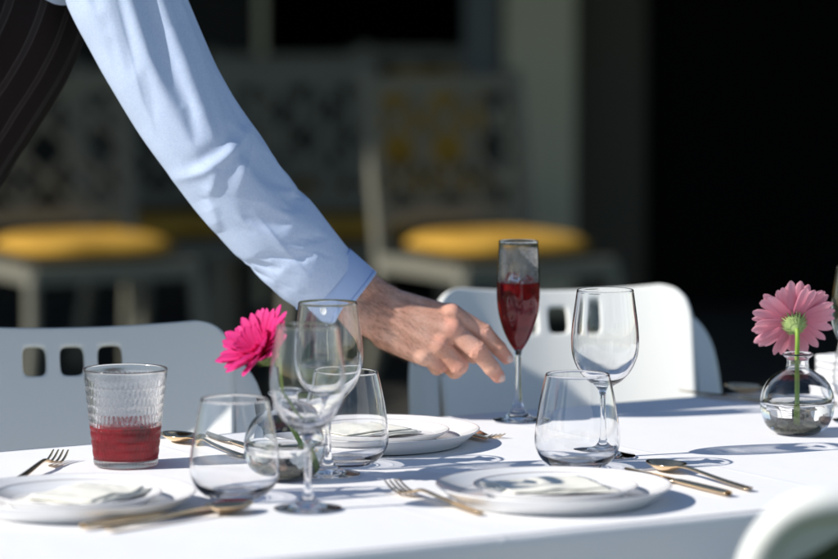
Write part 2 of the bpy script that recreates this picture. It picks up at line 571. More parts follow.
def stemless(loc, label, rz=0.0):
    t = empty('stemless_glass', loc, rz, label=label, cat='glass', group='empty stemless wine tumblers')
    h = .110
    base = catmull([(0, .0022), (.015, .0016), (.0255, .0002), (.0295, .0006), (.034, .003)], 4).tolist()
    out = catmull([(.034, .003), (.0425, .0105), (.0485, .022), (.0500, .034), (.0488, .050), (.0455, .072), (.0415, .092), (.0374, h - .0006)], 8)[1:].tolist()
    lip = [(.0369, h), (.0363, h - .0006)]
    inn = catmull([(.0363, h - .0006), (.0403, .092), (.0443, .072), (.0476, .050), (.0487, .034), (.0470, .0225), (.0405, .0125), (.028, .0068), (.012, .0062), (0, .0062)], 8)[1:].tolist()
    prof = base + out + lip + inn
    a = len(base) - 1
    lathe_parts(['base', 'bowl'], prof, [[(0, a)], [(a, len(prof) - 1)]], [M['glass']] * 2, t)
    return t

wine_glass(pos(-.1202, 3.8586), 'nearest stemmed wine glass, in front of the magenta flower')
wine_glass(pos(-.1048, 4.112), 'stemmed wine glass overlapping the shirt cuff')
wine_glass(pos(.2215, 4.262), 'stemmed wine glass in front of the right white chair')
wine_glass(pos(.568, 4.585), 'stemmed wine glass cut by the right edge of the picture, behind the vase')
stemless(pos(-.2036, 3.9434), 'stemless glass at left beside the spoon and red tumbler')
stemless(pos(.1850, 4.172), 'stemless glass standing behind the near right plate')
stemless(pos(-.0855, 4.195), 'stemless glass just behind the two wine glasses, below the wrist')
stemless(pos(.600, 4.75), 'stemless glass at the right edge, behind the round vase')

# ------------------------------------------------------------------ more materials
M['rib_glass'] = glass_mat('textured_glass', (1, 1, 1), 0.14)
def drink_mat():
    m = bpy.data.materials.new('red_drink')
    m.use_nodes = True
    N, L = m.node_tree.nodes, m.node_tree.links
    N.remove(N['Principled BSDF'])
    g = N.new('ShaderNodeBsdfGlass'); g.inputs['Color'].default_value = (0.62, 0.014, 0.060, 1); g.inputs['IOR'].default_value = 1.34; g.inputs['Roughness'].default_value = 0.03
    d = N.new('ShaderNodeBsdfTranslucent'); d.inputs['Color'].default_value = (0.62, 0.008, 0.045, 1)
    d2 = N.new('ShaderNodeBsdfDiffuse'); d2.inputs['Color'].default_value = (0.26, 0.004, 0.022, 1)
    tc = N.new('ShaderNodeTexCoord'); nz = N.new('ShaderNodeTexNoise'); nz.inputs['Scale'].default_value = 90; nz.inputs['Detail'].default_value = 3
    L.new(tc.outputs['Object'], nz.inputs['Vector'])
    mr = N.new('ShaderNodeMapRange'); mr.inputs[1].default_value = .35; mr.inputs[2].default_value = .7; mr.inputs[3].default_value = .25; mr.inputs[4].default_value = .55
    L.new(nz.outputs[0], mr.inputs[0])
    a = N.new('ShaderNodeAddShader'); L.new(d.outputs[0], a.inputs[0]); L.new(d2.outputs[0], a.inputs[1])
    mx = N.new('ShaderNodeMixShader'); L.new(mr.outputs[0], mx.inputs[0]); L.new(g.outputs[0], mx.inputs[1]); L.new(a.outputs[0], mx.inputs[2])
    L.new(mx.outputs[0], N['Material Output'].inputs[0])
    return m
M['drink'] = drink_mat()
M['ice'] = glass_mat('ice', (0.97, 0.97, 1.0), 0.12, 1.31)
def mist_mat():
    m = bpy.data.materials.new('condensation_mist'); m.use_nodes = True
    N, L = m.node_tree.nodes, m.node_tree.links
    N.remove(N['Principled BSDF'])
    t = N.new('ShaderNodeBsdfTransparent'); d = N.new('ShaderNodeBsdfTranslucent'); d2 = N.new('ShaderNodeBsdfDiffuse'); a = N.new('ShaderNodeAddShader')
    d.inputs[0].default_value = (.45, .45, .47, 1); d2.inputs[0].default_value = (.45, .45, .47, 1)
    L.new(d.outputs[0], a.inputs[0]); L.new(d2.outputs[0], a.inputs[1])
    tc = N.new('ShaderNodeTexCoord'); nz = N.new('ShaderNodeTexNoise'); nz.inputs['Scale'].default_value = 260; nz.inputs['Detail'].default_value = 3
    L.new(tc.outputs['Object'], nz.inputs['Vector'])
    mr = N.new('ShaderNodeMapRange'); mr.inputs[1].default_value = .38; mr.inputs[2].default_value = .68; mr.inputs[3].default_value = .14; mr.inputs[4].default_value = .34
    L.new(nz.outputs[0], mr.inputs[0])
    x = N.new('ShaderNodeMixShader'); L.new(mr.outputs[0], x.inputs[0]); L.new(t.outputs[0], x.inputs[1]); L.new(a.outputs[0], x.inputs[2])
    L.new(x.outputs[0], N['Material Output'].inputs[0])
    return m
M['mist'] = mist_mat()
M['blackberry'] = mat('dark_berry', (0.035, 0.006, 0.014), 0.35)
M['raspberry'] = mat('red_berry', (0.42, 0.02, 0.04), 0.4)

def leafy(name, c_face, c_tip, trans=0.35, rough=0.6):
    m = mat(name, c_face, rough, spec=0.25)
    N, L, b_ = nodes(m)
    at = N.new('ShaderNodeAttribute'); at.attribute_name = 'along'
    cr = N.new('ShaderNodeValToRGB')
    cr.color_ramp.elements[0].color = (*c_face, 1); cr.color_ramp.elements[1].color = (*c_tip, 1)
    L.new(at.outputs['Fac'], cr.inputs[0]); L.new(cr.outputs[0], b_.inputs['Base Color'])
    t = N.new('ShaderNodeBsdfTranslucent'); L.new(cr.outputs[0], t.inputs['Color'])
    mx = N.new('ShaderNodeMixShader'); mx.inputs[0].default_value = trans
    L.new(b_.outputs[0], mx.inputs[1]); L.new(t.outputs[0], mx.inputs[2]); L.new(mx.outputs[0], N['Material Output'].inputs[0])
    return m
M['pink'] = leafy('pink_petal', (0.80, 0.17, 0.30), (0.90, 0.46, 0.54))
M['magenta'] = leafy('magenta_petal', (0.72, 0.012, 0.17), (0.80, 0.06, 0.30), 0.3)
M['stem'] = mat('flower_stem', (0.30, 0.42, 0.07), 0.5, spec=0.3)
add_noise_color(M['stem'], (0.22, 0.36, 0.05), (0.42, 0.52, 0.12), 60, 3, stretch=(1, 1, .2))
M['calyx'] = mat('green_calyx', (0.30, 0.40, 0.15), 0.8, spec=0.1)
M['florets'] = mat('dark_florets', (0.30, 0.01, 0.05), 0.8)
M['moss'] = mat('wet_moss', (0.04, 0.05, 0.02), 0.7)
add_noise_color(M['moss'], (0.03, 0.038, 0.016), (0.20, 0.22, 0.10), 220, 4)
M['pebble'] = mat('peach_pebble', (0.62, 0.40, 0.27), 0.5)
M['pebble_dark'] = mat('grey_green_pebble', (0.26, 0.27, 0.20), 0.45)

# ------------------------------------------------------------------ flute and textured tumbler with red drink
def berry(name, c, r, m, parent, seed):
    V, F = [], []
    pr = random.Random(seed)
    n = 26
    parts = []
    g = math.pi * (3 - math.sqrt(5))
    for i in range(n):
        z = 1 - 2 * (i + .5) / n; q = math.sqrt(1 - z * z)
        d = np.array([q * math.cos(g * i), q * math.sin(g * i), z])
        v, f = lathe([(math.sin(t) * r * .36, -math.cos(t) * r * .36) for t in np.linspace(.02, math.pi - .02, 6)], 8)
        parts.append((v + d * r * .72 + np.array(c), f))
    v, f = lathe([(math.sin(t) * r * .75, -math.cos(t) * r * .75) for t in np.linspace(.02, math.pi - .02, 8)], 12)
    parts.append((v + np.array(c), f))
    return obj(name, join(parts), m, parent)

def ice_cube(c, s, rot, parent):
    V, F = box((0, 0, 0), (s, s * .85, s * .9))
    Rm = np.array(Matrix.Rotation(rot[0], 3, 'X') @ Matrix.Rotation(rot[1], 3, 'Y') @ Matrix.Rotation(rot[2], 3, 'Z'))
    o = obj('ice_cube', (V @ Rm.T + np.array(c), F), M['ice'], parent, False)
    return bevel(o, s * .14, 2)

fl = empty('champagne_flute', pos(.1272, 4.5895), 0, label='tall flute of red drink with berries, next to the fingertips', cat='champagne flute')
H = .2315
o1 = catmull([(0, .0006), (.018, .0002), (.0310, .0002)], 3).tolist()
o2 = catmull([(.0310, .0002), (.0325, .0007), (.0318, .0016)], 4)[1:].tolist()
o3 = catmull([(.0318, .0016), (.020, .0042), (.0105, .011), (.0060, .022)], 6)[1:].tolist()
o4 = catmull([(.0060, .022), (.0044, .038), (.0037, .060), (.0037, .080), (.0050, .0885), (.0056, .0915)], 6)[1:].tolist()
o5 = catmull([(.0056, .0915), (.0120, .101), (.0195, .117), (.0252, .137), (.0277, .158), (.0276, .178), (.0264, .205), (.0252, H - .0005)], 8)[1:].tolist()
lp = [(.02480, H), (.0243, H - .0005)]
inn = catmull([(.0243, H - .0005), (.0254, .205), (.0266, .178), (.0266, .158), (.0241, .1378), (.0184, .1182), (.0108, .1030), (.0045, .0965), (0, .0952)], 8)[1:].tolist()
prof = o1 + o2 + o3 + o4 + o5 + lp + inn
a = len(o1) + len(o2) + len(o3) - 1; b2 = a + len(o4)
lathe_parts(['foot', 'stem', 'bowl'], prof, [[(0, a)], [(a, b2)], [(b2, len(prof) - 1)]], [M['glass']] * 3, fl)
lv = .1775
side = [(r + .0003, z) for r, z in inn if z < lv]
dp = [(0, lv)] + [(r, lv) for r in (.010, .020)] + [(.0269, lv + .0004)] + side
drink = obj('drink', lathe(np.array(dp)[::-1], 56), M['drink'], fl)
obj('condensation', lathe([(r - .0004, z) for r, z in inn if lv - .004 < z < H - .008], 48), M['mist'], fl)
berry('berry', (-.012, -.012, .160), .0085, M['blackberry'], fl, 1)
berry('berry', (.010, -.010, .150), .0075, M['raspberry'], fl, 2)
berry('berry', (.004, .008, .134), .007, M['raspberry'], fl, 3)
ice_cube((-.008, .004, .181), .016, (.3, .4, .2), fl)
ice_cube((.011, -.006, .179), .013, (.6, .2, .9), fl)
ice_cube((-.004, -.014, .186), .011, (.9, .5, .1), fl)

tm = empty('red_drink_tumbler', pos(-.3441, 4.1888), 0, label='straight textured tumbler half full of red berry drink', cat='tumbler')
def tumbler():
    H, n, rows = .1145, 416, 120
    V = []
    a = np.linspace(0, 2 * math.pi, n, endpoint=False)
    def ring(r, z): V.append(np.stack([np.cos(a) * r, np.sin(a) * r, np.full(n, z)], 1))
    for r in (1e-5, .02, .035): ring(r, .0012)
    ring(.0362, .0006); ring(.0371, .0012)
    for k in range(rows):
        z = .002 + (H - .0035 - .002) * k / (rows - 1)
        r = .0373 + (.0497 - .0373) * (z / H)
        row = z / .0105
        ph = (int(row) % 2) * .5
        fz = abs(math.sin(math.pi * row))
        fa = np.abs(np.sin(26 * a + math.pi * ph)) ** .7
        win = min(1, max(0, (H - .008 - z) / .006)) * min(1, z / .006)
        ring(r - .0010 * win * (1 - fa * fz ** .3), z)
    rt = .0497
    ring(rt + .0001, H - .0012); ring(rt - .0006, H); ring(rt - .0019, H - .0006)
    for k in range(30):
        z = H - .002 - (H - .010) * k / 29
        ring(.0373 - .0024 + (.0497 - .0373) * (z / H), z)
    for r, z in ((.030, .0062), (.015, .0058), (1e-5, .0058)): ring(r, z)
    m = len(V)
    F = []
    for i in range(m - 1):
        for j in range(n):
            k = (j + 1) % n
            F.append((i * n + j, i * n + k, (i + 1) * n + k, (i + 1) * n + j))
    return np.vstack(V), F
obj('cup', tumbler(), M['rib_glass'], tm)
lv = .047
dp = [(0, .0064), (.03, .0068)] + [(.0373 - .0020 + (.0497 - .0373) * (z / .1145), z) for z in np.linspace(.0085, lv, 10)] + [(.030, lv - .0004), (0, lv - .0004)]
obj('drink', lathe(dp, 56), M['drink'], tm)
obj('condensation', lathe([(.0373 - .0028 + (.0497 - .0373) * (z / .1145), z) for z in np.linspace(.050, .107, 10)], 48), M['mist'], tm)
berry('berry', (.021, -.020, .040), .0075, M['blackberry'], tm, 5)
berry('berry', (-.020, -.018, .030), .009, M['raspberry'], tm, 6)
berry('berry', (.006, -.024, .036), .009, M['raspberry'], tm, 7)
berry('berry', (-.004, .010, .040), .008, M['raspberry'], tm, 8)
ice_cube((.012, .008, .046), .018, (.2, .5, .1), tm)
ice_cube((-.015, .012, .045), .016, (.7, .2, .4), tm)

# ------------------------------------------------------------------ round vases with gerberas
def vase(loc, label, rz=0.0, lv=.040):
    t = empty('bud_vase', loc, rz, label=label, cat='vase', group='round glass bud vases')
    base = catmull([(0, .0022), (.018, .0016), (.0245, .0003), (.028, .0012)], 4).tolist()
    out = catmull([(.028, .0012), (.0375, .0085), (.0445, .0225), (.0465, .0385), (.0438, .054), (.0355, .068), (.0240, .0765), (.0158, .081), (.0138, .0868), (.0140, .0935), (.0180, .0972)], 8)[1:].tolist()
    lip = catmull([(.0180, .0972), (.0195, .0990), (.0185, .1008), (.0150, .1002), (.0118, .0968)], 5)[1:].tolist()
    inn = catmull([(.0118, .0968), (.0114, .0868), (.0135, .0792), (.0222, .0740), (.0338, .0655), (.0416, .053), (.0441, .0385), (.0422, .0235), (.0356, .0108), (.024, .0058), (.01, .0052), (0, .0052)], 8)[1:].tolist()
    prof = base + out + lip + inn
    n0 = len(base) - 1; n1 = n0 + int(len(out) * .70); n2 = n0 + len(out) + len(lip) - 1
    # bulb takes the inner wall up to the neck too
    k = next(i for i in range(n2, len(prof)) if prof[i][1] < .0790)
    lathe_parts(['bulb', 'neck'], prof, [[(0, n1), (k, len(prof) - 1)], [(n1, k)]], [M['glass']] * 2, t)
    w = [(0, .0050)] + [(r + .0002, z) for r, z in reversed(inn) if 1e-6 < r and z < lv] + [(.0443, lv + .0007), (.0425, lv), (.02, lv - .0002), (0, lv - .0002)]
    obj('water', lathe(w, 64), M['water'], t)
    return t

def add_along(me, vals):
    at = me.attributes.new('along', 'FLOAT', 'POINT')
    at.data.foreach_set('value', np.asarray(vals, float))

def petal_mesh(name, Lp, wp, m, curl, seed, cup=.10):
    nu, nv = 12, 7
    V, al = [], []
    for i in range(nu):
        u = i / (nu - 1)
        prof_w = (math.sin(math.pi * min(1, .16 + .84 * u) ** .9) ** .55 if u < 1 else 0)
        prof_w = max(.06, min(1, (u * 3.0 + .30)) * math.sqrt(max(0.0, 1 - max(0, (u - .66) / .345) ** 2.6)))
        for j in range(nv):
            v = j / (nv - 1) * 2 - 1
            x = Lp * u
            y = wp / 2 * prof_w * v
            z = curl * Lp * u * u + cup * wp * v * v * prof_w - .05 * wp * math.cos(v * math.pi * 3) * prof_w + .02 * wp * noise.noise((u * 4, v * 2, seed))
            V.append((x, y, z)); al.append(u)
    me = mesh(name, V, grid_faces(nu, nv), m)
    add_along(me, al)
    return me

def gerbera(loc, center, axis, rad, m, stem_pts, label, seed, open_ang, name='gerbera'):
    t = empty(name, loc, 0, label=label, cat='flower')
    base = Vector(loc)
    c = Vector(center) - base
    z = Vector(axis).normalized()
    q = z.to_track_quat('Z', 'Y')
    pr = random.Random(seed)
    kinds = [petal_mesh('petal', rad * (1 + .04 * k), rad * .25, m, -.10 + .05 * k, seed + k) for k in range(3)]
    inner = [petal_mesh('petal', rad * .72, rad * .23, m, .04 * k, seed + 9 + k) for k in range(2)]
    def ring(n, meshes, el, off, jit, r0):
        for k in range(n):
            a = 2 * math.pi * (k + off) / n + pr.uniform(-.05, .05)
            e = el + pr.uniform(-jit, jit)
            rot = Matrix.Rotation(a, 4, 'Z') @ Matrix.Rotation(-e, 4, 'Y') @ Matrix.Rotation(pr.uniform(-.25, .25), 4, 'X')
            o = bpy.data.objects.new('petal', meshes[k % len(meshes)])
            link(o, t)
            s = pr.uniform(.92, 1.04)
            o.matrix_local = Matrix.Translation(c) @ q.to_matrix().to_4x4() @ rot @ Matrix.Translation((r0, 0, 0)) @ Matrix.Scale(s, 4)
    ring(22, kinds, open_ang, 0, .08, rad * .07)
    ring(21, kinds, open_ang + .16, .5, .08, rad * .06)
    ring(18, inner, open_ang + .38, .2, .12, rad * .06)
    Q = np.array(q.to_matrix()); cn = np.array(c)
    V, F = lathe(catmull([(0, .10), (.10, .12), (.20, .10), (.24, .04)], 5) * rad, 24)
    V = V + np.array([[0, 0, .06 * rad * noise.noise((v[0] * 900, v[1] * 900, 2))] for v in V])
    obj('disc', (V @ Q.T + cn, F), M['florets'], t)
    V, F = lathe(catmull([(.055, -.34), (.10, -.30), (.20, -.20), (.25, -.08), (.24, .03)], 5) * rad, 24)
    cal = obj('calyx', (V @ Q.T + cn, F), M['calyx'], t)
    parts = []
    for k in range(64):
        a = 2 * math.pi * k * .381966 * 1.0
        lev = (k % 4) / 4
        r0_, z0_ = (.16 + .09 * lev) * rad, (-.26 + .2 * lev) * rad
        d = np.array([math.cos(a), math.sin(a), 0]); sd = np.array([-math.sin(a), math.cos(a), 0])
        b0 = d * r0_ + np.array([0, 0, z0_])
        tip = d * (r0_ + rad * pr.uniform(.12, .20)) + np.array([0, 0, z0_ + rad * pr.uniform(.10, .2)])
        v = np.array([b0 - sd * .03 * rad, b0 + sd * .03 * rad, tip])
        parts.append((v @ Q.T + cn, [(0, 1, 2)]))
    br = obj('bract', join(parts), M['calyx'], cal, False); br['kind'] = 'stuff'
    sp = np.array([np.array(p) - np.array(base) for p in stem_pts])
    sp = np.vstack([sp, cn - .36 * rad * np.array(z), cn - .22 * rad * np.array(z)])
    sp = catmull(sp, 8)
    obj('stem', tube(sp, np.linspace(.0031, .0027, len(sp)), 12), M['stem'], t)
    return t

VR, VL = (.4729, 4.4662), (-.1532, 4.0778)
vase(pos(*VR), 'round glass vase at right holding the pale pink flower')
vase(pos(*VL), 'round glass vase at left holding the magenta flower, behind a wine glass', 1.0)
gerbera((.4722, 4.464, TOP + .006), (.4690, 4.474, .889), (-.10, .80, .42), .0495, M['pink'],
        [(.4722, 4.464, .7575), (.4722, 4.4635, .80), (.4716, 4.462, .842), (.4712, 4.4555, .868)],
        'pale pink gerbera seen from behind, standing in the right vase', 4, R(8))
gerbera((-.1225, 4.084, TOP + .007), (-.1740, 4.058, .8975), (-.58, -.46, .68), .0490, M['magenta'],
        [(-.1235, 4.084, .7600), (-.1320, 4.081, .785), (-.1500, 4.0765, .822), (-.1600, 4.0715, .850), (-.1615, 4.0690, .862)],
        'bright magenta gerbera leaning left out of the left vase', 8, R(30))

def moss(loc, label, seed):
    n, mm = 40, 12
    V = []
    for i in range(mm):
        f = i / (mm - 1)
        for j in range(n):
            a_ = 2 * math.pi * j / n
            r = .023 * math.sin(f * math.pi * .5) if i < mm - 1 else .023
            d = noise.noise((math.cos(a_) * 3 * f, math.sin(a_) * 3 * f, seed)) * .5 + .5
            V.append((r * math.cos(a_), r * math.sin(a_), .0008 + .013 * (1 - f ** 3) * (.5 + .7 * d) + .003 * noise.noise((r * 400 * math.cos(a_), r * 400 * math.sin(a_), seed))))
    o = obj('moss_clump', (np.array(V), grid_faces(mm, n, wrap_v=True)), M['moss'], None, True, loc)
    tag(o, label, 'moss', 'moss in the vases')
for (vx, vy), where in ((VR, 'right'), (VL, 'left')):
    moss(pos(vx, vy, TOP + .0060), 'dark wet moss clump lying in the bottom of the %s vase' % where, vx)
    for k in range(5):
        a_ = k * 1.26 + vx * 3 + 3.75
        rr = .026
        V, F = lathe([(math.sin(t) * .0075, .0042 - math.cos(t) * .0042) for t in np.linspace(.02, math.pi - .02, 8)], 14)
        V = V * np.array([1.2 if k else 1.35, .85, 1]) + np.array([[.0006 * noise.noise((v[0] * 150, v[1] * 150, k)), 0, 0] for v in V])
        o = obj('pebble', (V, F), M['pebble'] if (k == 1) else M['pebble_dark'], None, True, (vx + rr * math.cos(a_), vy + rr * math.sin(a_), TOP + .0125 + .004 * (k == 1)), (0.2 * math.cos(k), .25, k * 1.0))
        tag(o, ('peach coloured' if k == 1 else 'small grey green') + ' pebble under water in the %s vase' % where, 'pebble', 'peach pebbles in the vases' if k == 1 else 'grey green pebbles in the %s vase' % where)

# ------------------------------------------------------------------ cutlery
def ribbon(rows, n=10):
    """rows: (x, y, half width, z, half thickness); rounded cross sections."""
    rows = catmull(np.array(rows, float), 5)
    V = []
    for x, y, w, z, h in rows:
        for j in range(n):
            a_ = 2 * math.pi * j / n
            V.append((x, y + max(w, 1e-5) * math.cos(a_), z + max(h, 1e-5) * math.sin(a_)))
    F = [tuple(reversed(f)) for f in grid_faces(len(rows), n, wrap_v=True)]
    F.append(tuple(range(n))[::1]); F.append(tuple((len(rows) - 1) * n + j for j in reversed(range(n))))
    return np.array(V), F

HANDLE = [(0, 0, .0030, .0030, .0012), (.003, 0, .0062, .0030, .0016), (.02, 0, .0060, .0034, .0016), (.06, 0, .0048, .0052, .0017), (.10, 0, .0036, .0080, .0018), (.125, 0, .0030, .0096, .0018)]
def place(t, end, tip, tilt=0.0, z=TOP + .0004):
    d = np.array(tip) - np.array(end)
    t.location = (end[0], end[1], z)
    t.rotation_euler = (0, -tilt, math.atan2(d[1], d[0]))

def fork(end, tip, label, tilt=0.0, z=TOP + .0004):
    t = empty('fork', (0, 0, 0), label=label, cat='fork', group='champagne coloured forks')
    obj('handle', ribbon(HANDLE + [(.138, 0, .0032, .0090, .0018), (.146, 0, .0062, .0066, .0014), (.155, 0, .0100, .0042, .0011), (.166, 0, .0115, .0028, .0010)]), M['gold'], t)
    for k in range(4):
        y = (k - 1.5) * .0063
        obj('tine', ribbon([(.1655, y, .0026, .0028, .0010), (.176, y, .0019, .0030, .0010), (.190, y * .98, .0017, .0062, .0009), (.2035, y * .95, .0010, .0118, .0006)], 8), M['gold'], t)
    place(t, end, tip, tilt, z)
    return t

def spoon(end, tip, label, tilt=0.0, z=TOP + .0004):
    t = empty('spoon', (0, 0, 0), label=label, cat='spoon', group='champagne coloured spoons')
    obj('handle', ribbon(HANDLE + [(.140, 0, .0034, .0094, .0017), (.150, 0, .0052, .0086, .0012)]), M['gold'], t)
    V, F = [], []
    nu, nv = 14, 36
    for s_ in (0, 1):
        for i in range(nu):
            f = i / (nu - 1)
            for j in range(nv):
                a_ = 2 * math.pi * j / nv
                ex = .031 * f; ey = .0205 * f * (1 - .12 * math.cos(a_))
                z_ = .0013 + .0085 * f ** 2.2 - .0013 * s_
                V.append((.178 + ex * math.cos(a_), ey * math.sin(a_), z_ + .0001))
    base = nu * nv
    F = [tuple(reversed(f)) for f in grid_faces(nu, nv, wrap_v=True)] + [tuple(x + base for x in f) for f in grid_faces(nu, nv, wrap_v=True)]
    for j in range(nv):
        k = (j + 1) % nv; q = (nu - 1) * nv
        F.append((q + j, q + k, base + q + k, base + q + j))
    obj('bowl', (np.array(V), F), M['gold'], t)
    place(t, end, tip, tilt, z)
    return t

def knife(end, tip, label, tilt=0.0, z=TOP + .0004):
    t = empty('knife', (0, 0, 0), label=label, cat='knife', group='champagne coloured knives')
    obj('handle', ribbon([(0, 0, .0035, .0034, .0022), (.003, 0, .0062, .0036, .0030), (.05, 0, .0058, .0036, .0031), (.095, 0, .0050, .0034, .0028), (.108, 0, .0042, .0034, .0022)]), M['gold'], t)
    obj('blade', ribbon([(.106, 0, .0045, .0034, .0014), (.118, .0005, .0085, .0032, .0011), (.16, .0005, .0098, .0030, .0009), (.20, 0, .0085, .0030, .0008), (.218, -.003, .0045, .0030, .0006), (.224, -.005, .0008, .0030, .0005)]), M['gold'], t)
    place(t, end, tip, tilt, z)
    return t

fork((.0655, 3.8120), (-.0345, 3.9990), 'fork left of the near right plate, tines pointing away')
spoon((.3699, 3.9836), (.266, 4.178), 'spoon right of the near right plate, bowl facing up')
knife((.3422, 3.947), (.238, 4.142), 'knife partly under the rim of the near right plate')
fork((.0040, 4.600), (.0985, 4.420), 'fork beside the foot of the flute, tines raised', R(-2))
knife((-.018, 4.585), (.080, 4.40), 'knife under the rim of the far plate beside a fork')
spoon((-.2060, 4.232), (-.3040, 4.400), 'spoon seen through the left stemless glass, bowl behind it')
knife((-.178, 4.267), (-.273, 4.450), 'knife lying behind the left stemless glass')
spoon((-.3250, 3.7030), (-.1845, 3.8530), 'spoon in front of the left plate, bowl toward the stemless glass')
knife((-.3510, 3.7206), (-.1945, 3.8740), 'knife in front of the left plate beside a spoon')
fork((-.4595, 4.030), (-.4255, 4.225), 'fork behind the left plate, only its tines showing')
knife((.505, 4.715), (.371, 4.8575), 'knife in the blue shadow beside the right vase')
spoon((.552, 4.735), (.422, 4.9016), 'spoon in the blue shadow behind the right vase')

nv_, F_ = 24, None
def folded_block(loc, rz, label):
    parts = []
    for l in range(5):
        V = []
        for i in range(20):
            for j in range(14):
                u, v = i / 19 - .5, j / 13 - .5
                V.append((u * .12 + .003 * noise.noise((l, v * 4, 1)), v * .10 + .003 * noise.noise((u * 4, l, 2)), .001 + .0095 * l + .002 * noise.noise((u * 3, v * 3, l * .5)) * (l > 0)))
        parts.append((np.array(V), grid_faces(20, 14)))
    o = obj('folded_napkin', join(parts), M['cloth'], None, True, loc, (0, 0, rz))
    md = o.modifiers.new('solid', 'SOLIDIFY'); md.thickness = .008; md.offset = 1
    tag(o, label, 'napkin')
folded_block(pos(.622, 4.90), TA, 'thick folded white napkin on the far right table edge behind the vase')

# ------------------------------------------------------------------ white plastic chairs
def back_surface(x, z):
    y = .105 + (z - .44) * .36 - .055 * (x / .21) ** 2
    return y
def chair_back(pad=False):
    xs = [-1, -.93, -.80, -.62, -.44, -.32] 
    hx = []
    for c in (-.049, 0, .049):
        hx += [c - .0195, c - .015, c, c + .015, c + .0195]
    cols = sorted([-.25, -.242, -.215, -.17, -.125, -.09] + hx + [.25, .242, .215, .17, .125, .09])
    rows = [.44, .445, .50, .57, .64, .70, .75, .785, .794, .799, .817, .835, .840, .848, .855, .860]
    r = .048; zt = .860
    V = []
    for z in rows:
        dz = max(0, z - (zt - r))
        wf = .188 + .018 * (z - .44) / .42
        w = wf - r + math.sqrt(max(0, r * r - dz * dz)) if dz > 0 else wf
        for x in cols:
            xx = x if abs(x) < .072 else math.copysign(.072 + (abs(x) - .072) * (w - .072) / (.25 - .072), x)
            zz = z + .016 * (xx / .21) ** 2 * max(0, (z - .70) / .16)
            V.append((xx, back_surface(xx, zz), zz))
    F = []
    nc = len(cols)
    for i in range(len(rows) - 1):
        for j in range(nc - 1):
            xm = (cols[j] + cols[j + 1]) / 2; zm = (rows[i] + rows[i + 1]) / 2
            if not pad and .799 < zm < .835 and any(abs(xm - c) < .015 for c in (-.049, 0, .049)):
                continue
            F.append((i * nc + j, i * nc + j + 1, (i + 1) * nc + j + 1, (i + 1) * nc + j))
    return np.array(V), F

